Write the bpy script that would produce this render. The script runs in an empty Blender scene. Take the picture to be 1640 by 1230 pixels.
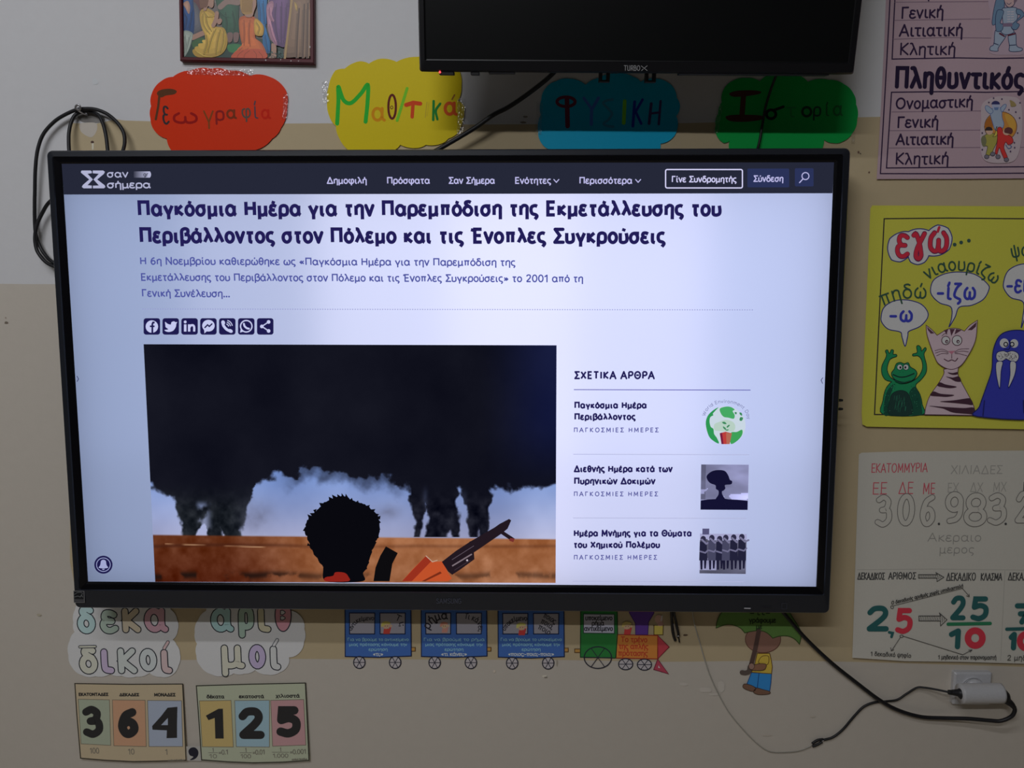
import bpy, math, random, unicodedata
import numpy as np
from mathutils import Vector, Matrix
from mathutils.geometry import tessellate_polygon

scene = bpy.context.scene
COL = scene.collection
random.seed(7)

# ------------------------------------------------------------------ camera
FPX, W, H = 1300.0, 1640, 1230            # focal length in pixels of the 1640x1230 frame
ZC = 1.35                                 # height of the big screen's centre above the floor
CAM = Vector((0.1293, -1.3069, 0.1422 + ZC))
PITCH, YAW, ROLL = -0.1132, 0.0182, 0.0001
cp, sp, cy_, sy_ = math.cos(PITCH), math.sin(PITCH), math.cos(YAW), math.sin(YAW)
Fv = Vector((-sy_ * cp, cy_ * cp, sp))
R0 = Vector((cy_, sy_, 0.0))
U0 = R0.cross(Fv)
Rv = R0 * math.cos(ROLL) + U0 * math.sin(ROLL)
Uv = U0 * math.cos(ROLL) - R0 * math.sin(ROLL)
cam = bpy.data.cameras.new('camera')
cam.sensor_width = 36.0
cam.lens = 36.0 * FPX / W
cam.clip_start = 0.02
camo = bpy.data.objects.new('camera', cam)
COL.objects.link(camo)
camo.matrix_world = Matrix(((Rv.x, Uv.x, -Fv.x, CAM.x), (Rv.y, Uv.y, -Fv.y, CAM.y), (Rv.z, Uv.z, -Fv.z, CAM.z), (0, 0, 0, 1)))
scene.camera = camo

# ------------------------------------------------------------------ world, room lamps, exposure
scene.view_settings.view_transform = 'Standard'
scene.view_settings.look = 'None'
scene.view_settings.exposure = 0.0
scene.view_settings.gamma = 1.0
scene.view_settings.use_curve_mapping = False
world = bpy.data.worlds.new('room_world')
scene.world = world
world.use_nodes = True
bg = world.node_tree.nodes['Background']
bg.inputs['Color'].default_value = (1.0, 0.92, 0.80, 1)
bg.inputs['Strength'].default_value = 0.022

def area_lamp(name, loc, target, sx, sy, power, colour):
    L = bpy.data.lights.new(name, 'AREA')
    L.shape = 'RECTANGLE'
    L.size, L.size_y, L.energy, L.color = sx, sy, power, colour
    o = bpy.data.objects.new(name, L)
    COL.objects.link(o)
    o.location = loc
    d = Vector(target) - Vector(loc)
    o.rotation_euler = d.to_track_quat('-Z', 'Y').to_euler()
    return o

YW = 0.085                                # the wall's surface
# two rows of ceiling tubes parallel to the wall, and an unseen fill lamp added on the left for sideways falloff
area_lamp('ceiling_tube', (-0.68, YW - 1.84, ZC + 1.62), (-0.62, YW, ZC - 0.3), 1.5, 0.05, 9.6, (0.985, 1.0, 1.04))
area_lamp('ceiling_tube', (-0.68, YW - 2.90, ZC + 1.62), (-0.62, YW, ZC - 0.5), 1.5, 0.05, 18.6, (0.985, 1.0, 1.04))
area_lamp('left_fill_lamp', (-2.6, YW - 2.0, ZC + 0.7), (-0.5, YW, ZC), 1.3, 1.3, 1.2, (0.92, 0.97, 1.05))

# ------------------------------------------------------------------ small helpers
def at(px, py, Y):
    """Point of the plane y = Y that the photo shows at (px, py)."""
    d = Fv + Rv * ((px - W / 2) / FPX) + Uv * ((H / 2 - py) / FPX)
    return CAM + d * ((Y - CAM.y) / d.y)

def s2l(v):
    v = v / 255.0
    return v / 12.92 if v <= 0.04045 else ((v + 0.055) / 1.055) ** 2.4

def C(r, g, b, k=1.0):
    return tuple(min(0.9, s2l(c) / k) for c in (r, g, b))

def smooth(pts, closed=False, n=7):
    P = [Vector((p[0], p[1])) for p in pts]
    N = len(P)
    if N < 3:
        return [tuple(p) for p in P]
    out = []
    for i in range(N if closed else N - 1):
        p0 = P[(i - 1) % N] if closed or i > 0 else P[0] * 2 - P[1]
        p1, p2 = P[i], P[(i + 1) % N]
        p3 = P[(i + 2) % N] if closed or i + 2 < N else P[-1] * 2 - P[-2]
        for k in range(n):
            t = k / n
            q = 0.5 * ((2 * p1) + (p2 - p0) * t + (2 * p0 - 5 * p1 + 4 * p2 - p3) * t * t + (3 * p1 - p0 - 3 * p2 + p3) * t ** 3)
            out.append((q.x, q.y))
    if not closed:
        out.append(tuple(P[-1]))
    return out

def ellipse(cx, cy, rx, ry, a0=0, a1=360, n=28, rot=0):
    full = abs(a1 - a0) >= 359.9
    m = n if full else n + 1
    c, s = math.cos(math.radians(rot)), math.sin(math.radians(rot))
    out = []
    for i in range(m):
        a = math.radians(a0 + (a1 - a0) * i / n)
        x, y = rx * math.cos(a), ry * math.sin(a)
        out.append((cx + x * c - y * s, cy + x * s + y * c))
    return out

def scallop(nodes, bulge=0.16, n=6):
    """Closed outline of outward arcs between the nodes (a cut-out cloud)."""
    cx = sum(p[0] for p in nodes) / len(nodes)
    cy = sum(p[1] for p in nodes) / len(nodes)
    out = []
    for i, a in enumerate(nodes):
        b = nodes[(i + 1) % len(nodes)]
        dx, dy = b[0] - a[0], b[1] - a[1]
        nx, ny = dy, -dx
        mx, my = (a[0] + b[0]) / 2 - cx, (a[1] + b[1]) / 2 - cy
        if nx * mx + ny * my < 0:
            nx, ny = -nx, -ny
        for k in range(n):
            t = k / n
            h = 4 * t * (1 - t) * bulge
            out.append((a[0] + dx * t + nx * h, a[1] + dy * t + ny * h))
    return out

def T(ox, oy, f):
    """Maps coordinates of an enlarged crop back to the photo's pixels."""
    return lambda *pts: [(ox + x / f, oy + y / f) for x, y in pts]

def tag(o, label, cat, group=None, kind=None):
    o['label'] = label
    o['category'] = cat
    if group:
        o['group'] = group
    if kind:
        o['kind'] = kind
    return o

def thing(name, loc, label, cat, group=None):
    o = bpy.data.objects.new(name, None)
    o.empty_display_size = 0.05
    COL.objects.link(o)
    o.location = loc
    return tag(o, label, cat, group)

def link(name, me, parent=None):
    o = bpy.data.objects.new(name, me)
    COL.objects.link(o)
    if parent is not None:
        o.parent = parent
        o.matrix_parent_inverse = Matrix.Translation(-parent.location)
    return o

# ------------------------------------------------------------------ materials
def new_mat(name):
    m = bpy.data.materials.new(name)
    m.use_nodes = True
    nt = m.node_tree
    return m, nt, nt.nodes['Principled BSDF']

def attr_mat(name, rough, nscale=400, namt=0.05, bump=0.0, bscale=600, spec=0.4, coat=0.0):
    """Surface whose ink and paint colours are stored on the mesh, with fibre noise and fine relief."""
    m, nt, b = new_mat(name)
    a = nt.nodes.new('ShaderNodeAttribute'); a.attribute_name = 'Col'
    n = nt.nodes.new('ShaderNodeTexNoise'); n.inputs['Scale'].default_value = nscale; n.inputs['Detail'].default_value = 4
    tc = nt.nodes.new('ShaderNodeNewGeometry')
    nt.links.new(tc.outputs['Position'], n.inputs['Vector'])
    r = nt.nodes.new('ShaderNodeMapRange')
    r.inputs['To Min'].default_value = 1 - namt; r.inputs['To Max'].default_value = 1 + namt
    nt.links.new(n.outputs['Fac'], r.inputs['Value'])
    v = nt.nodes.new('ShaderNodeVectorMath'); v.operation = 'SCALE'
    nt.links.new(a.outputs['Color'], v.inputs[0]); nt.links.new(r.outputs['Result'], v.inputs['Scale'])
    nt.links.new(v.outputs['Vector'], b.inputs['Base Color'])
    b.inputs['Roughness'].default_value = rough
    b.inputs['Specular IOR Level'].default_value = spec
    b.inputs['Coat Weight'].default_value = coat
    b.inputs['Coat Roughness'].default_value = 0.12
    if bump:
        n2 = nt.nodes.new('ShaderNodeTexNoise'); n2.inputs['Scale'].default_value = bscale; n2.inputs['Detail'].default_value = 6
        nt.links.new(tc.outputs['Position'], n2.inputs['Vector'])
        bp = nt.nodes.new('ShaderNodeBump'); bp.inputs['Strength'].default_value = bump; bp.inputs['Distance'].default_value = 0.004
        nt.links.new(n2.outputs['Fac'], bp.inputs['Height']); nt.links.new(bp.outputs['Normal'], b.inputs['Normal'])
    return m

def plain_mat(name, col, rough=0.5, metal=0.0, spec=0.5, namt=0.08, nscale=300):
    m, nt, b = new_mat(name)
    n = nt.nodes.new('ShaderNodeTexNoise'); n.inputs['Scale'].default_value = nscale
    g = nt.nodes.new('ShaderNodeNewGeometry'); nt.links.new(g.outputs['Position'], n.inputs['Vector'])
    mx = nt.nodes.new('ShaderNodeMix'); mx.data_type = 'RGBA'
    mx.inputs['A'].default_value = (*[c * (1 - namt) for c in col], 1)
    mx.inputs['B'].default_value = (*[min(1, c * (1 + namt)) for c in col], 1)
    nt.links.new(n.outputs['Fac'], mx.inputs['Factor']); nt.links.new(mx.outputs['Result'], b.inputs['Base Color'])
    b.inputs['Roughness'].default_value = rough
    b.inputs['Metallic'].default_value = metal
    b.inputs['Specular IOR Level'].default_value = spec
    return m

M_WALL = attr_mat('painted_plaster', 0.75, 60, 0.02, 0.16, 45, 0.25)
M_PAPER = attr_mat('inked_paper', 0.8, 500, 0.04, 0.05, 900, 0.2)
M_CARD = attr_mat('laminated_card', 0.45, 300, 0.03, 0.03, 60, 0.14, 0.03)
M_PRINT = attr_mat('glossy_print', 0.35, 500, 0.06, 0.02, 200, 0.35)
M_CABLE = plain_mat('black_cable_rubber', (0.008, 0.008, 0.011), 0.5)
M_BEZEL = plain_mat('dark_bezel_plastic', (0.017, 0.020, 0.029), 0.32, 0, 0.55)
M_INNER = plain_mat('black_glass_border', (0.004, 0.004, 0.006), 0.16, 0, 0.35)
M_SHELL = plain_mat('black_shell_plastic', (0.010, 0.010, 0.012), 0.55)
M_WHITEP = plain_mat('white_plastic', (0.62, 0.62, 0.64), 0.35)
M_STEEL = plain_mat('zinc_steel', (0.55, 0.55, 0.58), 0.3, 1.0)
M_CLEAR = plain_mat('clear_wire_jacket', (0.45, 0.43, 0.38), 0.25)
M_WOOD = plain_mat('maroon_lacquered_wood', (0.115, 0.016, 0.024), 0.38, 0, 0.2)

# LCD page: a white diffuser that passes on the lamps behind it
M_PAGE = bpy.data.materials.new('lcd_diffuser'); M_PAGE.use_nodes = True
nt = M_PAGE.node_tree; nt.nodes.clear()
o_ = nt.nodes.new('ShaderNodeOutputMaterial'); t_ = nt.nodes.new('ShaderNodeBsdfTranslucent')
a_ = nt.nodes.new('ShaderNodeAttribute'); a_.attribute_name = 'Col'
nt.links.new(a_.outputs['Color'], t_.inputs['Color']); nt.links.new(t_.outputs['BSDF'], o_.inputs['Surface'])
# LCD picture elements: give off the colours stored on the mesh
M_PIX = bpy.data.materials.new('lcd_pixels'); M_PIX.use_nodes = True
nt = M_PIX.node_tree; nt.nodes.clear()
o_ = nt.nodes.new('ShaderNodeOutputMaterial'); t_ = nt.nodes.new('ShaderNodeEmission')
a_ = nt.nodes.new('ShaderNodeAttribute'); a_.attribute_name = 'Col'
nt.links.new(a_.outputs['Color'], t_.inputs['Color']); nt.links.new(t_.outputs['Emission'], o_.inputs['Surface'])

def glow_mat(name, col, s):
    m = bpy.data.materials.new(name); m.use_nodes = True
    b = m.node_tree.nodes['Principled BSDF']
    b.inputs['Base Color'].default_value = (*col, 1)
    b.inputs['Emission Color'].default_value = (*col, 1); b.inputs['Emission Strength'].default_value = s
    return m

# ------------------------------------------------------------------ pen strokes for Greek lettering
# "advance|stroke;stroke": L polyline, S smooth line, O ellipse cx cy rx ry [a0 a1]; x-height 100, capitals 140
GL = {
 'α': '74|O 33 50 29 50;S 64 100 62 40 66 10 76 0', 'β': '66|S 8 -45 8 60 10 120 34 140 56 128 54 92 30 78;S 30 78 60 72 66 34 52 4 30 0 8 14',
 'γ': '64|L 2 100 32 8;L 62 100 32 8 32 -45', 'δ': '66|O 32 46 30 46;S 56 132 40 142 18 136 16 118 30 102 52 84',
 'ε': '54|S 50 90 34 100 14 98 8 76 20 56 40 53;S 20 56 4 46 2 24 14 4 34 0 54 12', 'ζ': '54|L 6 138 50 138;S 50 138 20 100 4 50 8 22 30 6 48 -4 50 -24 36 -42',
 'η': '62|L 8 100 8 0;S 8 70 24 98 44 100 56 84 56 50 56 -45', 'θ': '62|O 31 70 26 70;L 5 70 57 70', 'ι': '30|S 10 100 10 30 14 6 30 0',
 'κ': '60|L 8 100 8 0;L 54 100 12 50 58 0', 'λ': '64|S 2 138 16 138 24 118 40 70 62 0;L 34 84 4 0', 'μ': '68|L 8 100 8 -45;S 8 40 12 8 30 0 48 10 56 34;S 56 100 56 20 58 4 70 0',
 'ν': '58|L 2 100 29 0 56 100', 'ο': '64|O 32 50 28 50', 'π': '74|L 2 97 72 97;L 18 97 18 0;L 54 97 54 0', 'ρ': '66|S 6 -45 6 50 12 88 34 100 56 88 62 50 56 12 34 0 14 8 6 26',
 'σ': '70|O 31 48 28 48;L 31 97 70 97', 'ς': '54|S 52 92 34 100 10 86 4 50 14 16 40 4 50 -14 34 -44', 'τ': '54|L 2 97 54 97;S 26 97 26 30 30 4 46 0',
 'υ': '62|S 6 100 6 40 10 8 32 0 54 14 58 50 52 100', 'φ': '84|S 26 98 8 84 6 40 22 6 42 0 64 8 78 40 74 84 58 100 44 84 42 40 42 -45', 'χ': '58|L 4 100 54 -40;L 56 100 2 -40',
 'ψ': '80|S 6 100 6 40 14 8 40 0 66 8 74 40 74 100;L 40 130 40 -45', 'ω': '88|S 22 100 6 70 6 24 22 2 38 4 44 30 44 60;S 44 30 50 4 66 2 82 24 82 70 66 100',
 'ɣ': '62|S 0 90 12 98 30 60 42 10 46 -25 32 -42 18 -25 24 20 60 100', 'ξ': '54|L 8 138 50 138;S 50 138 12 110 16 82 44 76;S 30 78 4 60 4 24 30 6 48 -6 46 -28 34 -42',
 'Α': '88|L 2 0 44 140 86 0;L 18 46 70 46', 'Β': '74|L 8 0 8 140;S 8 139 50 138 62 106 50 76 8 74;S 8 74 56 72 72 38 56 2 8 1', 'Γ': '66|L 10 0 10 138 64 138',
 'Δ': '92|L 4 2 46 140 88 2 4 2', 'Ε': '68|L 64 138 10 138 10 2 64 2;L 10 72 58 72', 'Η': '84|L 10 0 10 140;L 74 0 74 140;L 10 72 74 72', 'Θ': '96|O 48 70 42 70;L 26 70 70 70',
 'Ι': '24|L 12 0 12 140', 'Κ': '78|L 10 0 10 140;L 72 140 14 70 74 0', 'Λ': '88|L 2 0 44 140 86 0', 'Μ': '104|L 10 0 14 138 52 30 90 138 94 0', 'Ν': '88|L 10 0 10 140 78 0 78 140',
 'Ο': '96|O 48 70 42 70', 'Π': '86|L 10 0 10 138 76 138 76 0', 'Ρ': '72|L 10 0 10 138;S 10 138 50 138 68 116 66 84 46 64 10 64', 'Σ': '72|L 68 138 8 138 44 72 6 2 70 2',
 'Τ': '78|L 2 138 76 138;L 39 138 39 0', 'Υ': '80|L 2 140 40 66 78 140;L 40 66 40 0', 'Φ': '104|O 52 72 44 46;L 52 146 52 -6', 'Χ': '80|L 4 140 76 0;L 76 140 4 0',
 '0': '72|O 36 70 30 70', '1': '52|L 8 108 36 138 36 0', '2': '72|S 8 112 24 138 52 138 62 108 50 70 8 4;L 8 3 66 3', '3': '72|S 10 126 36 140 60 120 52 84 28 74;S 28 74 62 70 66 26 38 0 8 12',
 '4': '74|L 52 0 52 138 6 40 72 40', '5': '72|L 60 138 16 138 12 80;S 12 80 40 92 64 72 62 24 36 0 8 10', '6': '70|S 56 136 24 112 8 50 20 6 40 0 60 24 58 58 40 76 18 64 10 40',
 '7': '68|L 6 138 64 138 28 0;L 20 70 58 70', '8': '72|O 36 104 24 35;O 36 36 29 36', '9': '70|O 34 98 26 40;S 60 100 58 40 44 10 18 0',
 '.': '20|O 10 6 4 4', '·': '20|O 10 60 4 4', ',': '22|L 13 10 6 -24', '-': '50|L 6 50 44 50', ';': '24|O 13 80 4 4;L 14 10 7 -24', '«': '64|L 30 84 8 52 30 20;L 56 84 34 52 56 20',
 '»': '64|L 8 84 30 52 8 20;L 34 84 56 52 34 20', '=': '60|L 8 70 52 70;L 8 36 52 36', ' ': '30|',
 'U': '84|S 10 140 10 50 16 8 42 0 68 8 74 50 74 140', 'R': '76|L 10 0 10 138;S 10 138 50 138 68 116 66 84 46 66 10 66;L 40 66 72 0', 'S': '72|S 64 122 42 141 12 130 10 100 38 74 66 46 60 10 34 -1 6 16',
 'G': '88|S 74 116 48 142 14 124 6 70 16 14 48 -2 74 14 78 66;L 78 66 48 66', 'W': '124|L 4 140 34 0 62 130 90 0 120 140', 'D': '84|L 10 2 10 138;S 10 138 50 136 76 100 76 40 50 4 10 2',
 'd': '66|O 30 50 26 50;L 58 140 58 0', 'l': '24|L 12 140 12 0', 'n': '62|L 8 100 8 0;S 8 70 24 98 44 100 56 84 56 40 56 0', 'v': '58|L 2 100 29 0 56 100', 'r': '44|L 8 100 8 0;S 8 64 20 96 44 100',
 'm': '96|L 8 100 8 0;S 8 70 20 98 36 98 48 80 48 0;S 48 70 62 98 78 98 88 80 88 0', 'e': '62|S 6 52 58 54 52 92 32 100 8 80 6 40 22 2 56 10', 't': '44|S 18 130 18 30 24 4 42 2;L 2 98 40 98', 'y': '58|L 2 100 30 4;L 56 100 14 -42',
 'g': '64|O 30 50 26 50;S 56 100 56 -10 44 -40 10 -36', 'o': '64|O 32 50 28 50', 'i': '24|L 12 100 12 0;O 12 132 4 4', 'a': '74|O 33 50 29 50;L 64 100 64 0',
}
for lat, gr in zip('ABEHIKMNOPTXZ', 'ΑΒΕΗΙΚΜΝΟΡΤΧΖ'):
    if gr in GL:
        GL[lat] = GL[gr]
GLC = {}

def glyph_strokes(ch):
    if ch in GLC:
        return GLC[ch]
    base, acc = ch, False
    dec = unicodedata.normalize('NFD', ch)
    if len(dec) > 1:
        base, acc = dec[0], True
    adv, body = GL.get(base, GL['-']).split('|')
    adv = float(adv)
    out = []
    for s in body.split(';'):
        if not s:
            continue
        v = [float(q) for q in s.split()[1:]]
        if s[0] == 'O':
            a = v[4:] or [0, 360]
            out.append((ellipse(*v[:4], *a, n=22), abs(a[1] - a[0]) > 359))
        else:
            p = list(zip(v[::2], v[1::2]))
            out.append((smooth(p, n=5) if s[0] == 'S' else p, False))
    if acc:
        if base.isupper():
            out = [([(x + 14, y) for x, y in p], c) for p, c in out]
            adv += 14
            out.append(([(10, 146), (4, 112)], False))
        else:
            x0 = adv / 2 - (6 if base == 'ι' else 0)
            out.append(([(x0 + 6, 148), (x0 - 2, 118)], False))
    GLC[ch] = (adv, out)
    return GLC[ch]

def lean(x):
    return 0.063 - 0.101 * (x - 120) / 1200.0

# ------------------------------------------------------------------ drawing flat artwork on a plane
class Draw:
    def __init__(s, Y, off=0.0, step=2.5e-5, slope=None):
        s.Y, s.off, s.step, s.d = Y, off, step, 0.0
        s.slope = slope                      # (height of the fixed top edge, lean): the lower edge stands off the wall
        s.v, s.f, s.c, s.m = [], [], [], []
    def w(s, p, sub=0.0):
        o = s.off + s.d + sub
        if s.slope:                          # ray meets the tilted plane y = Y - o - a * (z0 - z)
            z0, a = s.slope
            d = Fv + Rv * ((p[0] - W / 2) / FPX) + Uv * ((H / 2 - p[1]) / FPX)
            t = (s.Y - o - a * (z0 - CAM.z) - CAM.y) / (d.y - a * d.z)
            return CAM + d * t
        return at(p[0], p[1], s.Y - o)
    def up(s, n=1):
        s.d += s.step * n
    def poly(s, pts, col, mat=0, holes=(), sub=0.0, adv=True):
        if adv:
            s.up()
        loops = [list(pts)] + [list(h) for h in holes]
        flat = [p for l in loops for p in l]
        b = len(s.v)
        s.v += [s.w(p, sub) for p in flat]
        tris = tessellate_polygon([[Vector((p[0], p[1], 0)) for p in l] for l in loops])
        for t in tris:
            s.face([b + i for i in t], col, mat)
    def face(s, idx, col, mat=0):
        a, b_, c_ = (s.v[i] for i in idx[:3])
        if (b_ - a).cross(c_ - a).y > 0:
            idx = idx[::-1]
        s.f.append(list(idx)); s.c.append(col); s.m.append(mat)
    def sheet(s, pts, col, thick=0.0005, mat=0):
        """A piece of paper or card with its thickness."""
        s.d += thick
        s.poly(pts, col, mat, adv=False)
        n = len(pts)
        b = len(s.v)
        s.v += [s.w(p) for p in pts] + [s.w(p, -thick) for p in pts]
        for i in range(n):
            j = (i + 1) % n
            s.f.append([b + i, b + j, b + n + j, b + n + i]); s.c.append(col); s.m.append(mat)
    def stroke(s, pts, wd, col, closed=False, cap='r', mat=0, sub=0.0, adv=True):
        if adv:
            s.up()
        P = []
        for p in pts:
            if not P or (abs(p[0] - P[-1][0]) + abs(p[1] - P[-1][1])) > 1e-4:
                P.append((p[0], p[1]))
        if closed and len(P) > 2 and abs(P[0][0] - P[-1][0]) + abs(P[0][1] - P[-1][1]) < 1e-4:
            P.pop()
        n = len(P)
        h = wd / 2
        if n == 0:
            return
        if n == 1:
            s.poly(ellipse(P[0][0], P[0][1], h, h, n=12), col, mat, sub=sub, adv=False)
            return
        def dirn(a, b):
            dx, dy = b[0] - a[0], b[1] - a[1]
            l = math.hypot(dx, dy) or 1
            return dx / l, dy / l
        if not closed:                       # split at sharp corners
            for i in range(1, n - 1):
                a, b = dirn(P[i - 1], P[i]), dirn(P[i], P[i + 1])
                if a[0] * b[0] + a[1] * b[1] < -0.35:
                    s.stroke(P[:i + 1], wd, col, False, 'r' if cap == 'r' else 's', mat, sub, False)
                    s.stroke(P[i:], wd, col, False, 'r' if cap == 'r' else 's', mat, sub + 4e-6, False)
                    return
        L, Rr = [], []
        for i in range(n):
            if closed:
                a, b = dirn(P[i - 1], P[i]), dirn(P[i], P[(i + 1) % n])
            else:
                a = dirn(P[i - 1], P[i]) if i else dirn(P[0], P[1])
                b = dirn(P[i], P[i + 1]) if i < n - 1 else a
            nx, ny = -(a[1] + b[1]), a[0] + b[0]
            l = math.hypot(nx, ny) or 1
            nx, ny = nx / l, ny / l
            k = min(1.9, 1 / max(0.3, nx * -a[1] + ny * a[0]))
            L.append((P[i][0] + nx * h * k, P[i][1] + ny * h * k))
            Rr.append((P[i][0] - nx * h * k, P[i][1] - ny * h * k))
        b0 = len(s.v)
        s.v += [s.w(p, sub + i * 3e-7) for i, p in enumerate(L)] + [s.w(p, sub + i * 3e-7) for i, p in enumerate(Rr)]   # rises a hair along its way, so it may cross itself
        for i in range(n if closed else n - 1):
            j = (i + 1) % n
            s.face([b0 + i, b0 + j, b0 + n + j, b0 + n + i], col, mat)
        if not closed and cap in 'rs' and wd > 0.8:
            for e, (p, q) in enumerate(((P[0], P[1]), (P[-1], P[-2]))):
                d = dirn(q, p)
                l_, r_ = (L[0], Rr[0]) if e == 0 else (L[-1], Rr[-1])
                a0 = math.atan2(l_[1] - p[1], l_[0] - p[0])
                sg = 1 if math.cos(a0 + math.pi / 2) * d[0] + math.sin(a0 + math.pi / 2) * d[1] > 0 else -1
                kk = 1.0 if cap == 'r' else 0.5
                m_ = 6
                arc = []
                for q_ in range(m_ + 1):
                    a = a0 + sg * math.pi * q_ / m_
                    arc.append((p[0] + h * math.cos(a), p[1] + h * math.sin(a)))
                bb = len(s.v)
                s.v += [s.w(p_, sub) for p_ in arc]
                s.face(list(range(bb, bb + m_ + 1)), col, mat)
    def shape(s, pts, fill, line, lw, mat=0):
        s.poly(pts, fill, mat)
        s.stroke(pts, lw, line, closed=True, mat=mat)
    def ell(s, cx, cy, rx, ry, col, mat=0, n=24, rot=0):
        s.poly(ellipse(cx, cy, rx, ry, n=n, rot=rot), col, mat)
    def ring(s, cx, cy, rx, ry, wd, col, mat=0, rot=0):
        s.stroke(ellipse(cx, cy, rx, ry, rot=rot, n=32), wd, col, closed=True, mat=mat)
    def glyph(s, ch, x0, y0, sx, xh, wd, col, ux=0.0, tx=(1, 0), cap='r', mat=0, by=None):
        """One letter: origin (x0, y0), sx pixels per 100 units across, xh pixels of x-height."""
        adv, st = glyph_strokes(ch)
        up = by or (-lean(x0), -1.0)
        for i, (p, cl) in enumerate(st):
            q = [(x0 + (x / 100 * sx) * tx[0] + y / 100 * xh * up[0], y0 + (x / 100 * sx) * tx[1] + y / 100 * xh * up[1]) for x, y in p]
            s.stroke(q, wd, col, cl, cap, mat, sub=4e-6 * (i + 1), adv=False)
    def letter(s, ch, x0, x1, y0, xh, wd, col, **k):
        """One letter fitted between x0 and x1."""
        adv, st = glyph_strokes(ch)
        xs = [x for p, c in st for x, y in p]
        a, b = min(xs), max(xs)
        sx = (x1 - x0 - wd) / max(1, (b - a)) * 100 if b - a > 2 else xh
        s.up()
        s.glyph(ch, x0 + wd / 2 - a / 100 * sx, y0, sx, xh, wd, col, **k)
    def text(s, t, a, b, xh, wd, col, gap=14, cap='r', mat=0, jit=0.0):
        """A line of writing from a to b along its base line."""
        s.up()
        xs = []
        x = 0.0
        for ch in t:
            xs.append(x)
            x += glyph_strokes(ch)[0] + gap
        tot = x - gap
        dx, dy = b[0] - a[0], b[1] - a[1]
        L = math.hypot(dx, dy)
        tx = (dx / L, dy / L)
        sc = (L - wd) / tot
        for ch, x in zip(t, xs):
            jy = random.uniform(-jit, jit)
            s.glyph(ch, a[0] + (x * sc + wd / 2) * tx[0], a[1] + (x * sc + wd / 2) * tx[1] + jy, sc * 100, xh, wd, col, tx=tx, cap=cap, mat=mat)
    def curve_text(s, t, path, xh, wd, col, gap=16, mat=0):
        """Writing that follows a bent base line."""
        s.up()
        P = smooth(path, n=12)
        cum = [0.0]
        for i in range(1, len(P)):
            cum.append(cum[-1] + math.hypot(P[i][0] - P[i - 1][0], P[i][1] - P[i - 1][1]))
        advs = [glyph_strokes(c)[0] for c in t]
        tot = sum(advs) + gap * (len(t) - 1)
        sc = cum[-1] / tot
        x = 0.0
        for ch, ad in zip(t, advs):
            m_ = (x + ad / 2) * sc
            i = max(1, next((k for k in range(len(cum)) if cum[k] >= m_), len(cum) - 1))
            f = (m_ - cum[i - 1]) / max(1e-6, cum[i] - cum[i - 1])
            px = P[i - 1][0] + (P[i][0] - P[i - 1][0]) * f
            py = P[i - 1][1] + (P[i][1] - P[i - 1][1]) * f
            d = (P[i][0] - P[i - 1][0], P[i][1] - P[i - 1][1])
            l = math.hypot(*d)
            d = (d[0] / l, d[1] / l)
            s.glyph(ch, px - d[0] * ad / 2 * sc, py - d[1] * ad / 2 * sc, sc * 100, xh, wd, col, tx=d, mat=mat, by=(d[1], -d[0]))
            x += ad + gap
    def grid(s, quad, img, mat=0):
        """A picture of coloured cells (rows, columns, 3) over a quad TL TR BR BL."""
        s.up()
        h, w_ = img.shape[:2]
        b = len(s.v)
        for j in range(h + 1):
            v = j / h
            for i in range(w_ + 1):
                u = i / w_
                x = (quad[0][0] * (1 - u) + quad[1][0] * u) * (1 - v) + (quad[3][0] * (1 - u) + quad[2][0] * u) * v
                y = (quad[0][1] * (1 - u) + quad[1][1] * u) * (1 - v) + (quad[3][1] * (1 - u) + quad[2][1] * u) * v
                s.v.append(s.w((x, y)))
        for j in range(h):
            for i in range(w_):
                k = b + j * (w_ + 1) + i
                s.f.append([k, k + w_ + 1, k + w_ + 2, k + 1]); s.c.append(tuple(img[j, i])); s.m.append(mat)
    def build(s, name, mats, parent=None):
        me = bpy.data.meshes.new(name)
        me.from_pydata(s.v, [], s.f)
        if not isinstance(mats, (list, tuple)):
            mats = [mats]
        for m in mats:
            me.materials.append(m)
        me.polygons.foreach_set('material_index', s.m)
        ca = me.color_attributes.new('Col', 'FLOAT_COLOR', 'CORNER')
        cols = np.ones((len(me.loops), 4), dtype=np.float32)
        k = 0
        for f, c in zip(s.f, s.c):
            cols[k:k + len(f), :3] = c
            k += len(f)
        ca.data.foreach_set('color', cols.ravel())
        me.update()
        return link(name, me, parent)

# ------------------------------------------------------------------ solids
def mesh_obj(name, verts, faces, mat, parent=None, flat=True):
    me = bpy.data.meshes.new(name)
    me.from_pydata([tuple(v) for v in verts], [], faces)
    me.materials.append(mat)
    import bmesh
    bm = bmesh.new(); bm.from_mesh(me)
    bmesh.ops.recalc_face_normals(bm, faces=bm.faces)
    bm.to_mesh(me); bm.free()
    if not flat:
        me.polygons.foreach_set('use_smooth', [True] * len(me.polygons))
    me.update()
    return link(name, me, parent)

def rrect(x0, x1, z0, z1, r, n=5):
    out = []
    for cx, cz, a in ((x1 - r, z1 - r, 0), (x0 + r, z1 - r, 90), (x0 + r, z0 + r, 180), (x1 - r, z0 + r, 270)):
        for i in range(n + 1):
            t = math.radians(a + 90 * i / n)
            out.append((cx + r * math.cos(t), cz + r * math.sin(t)))
    return out

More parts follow.
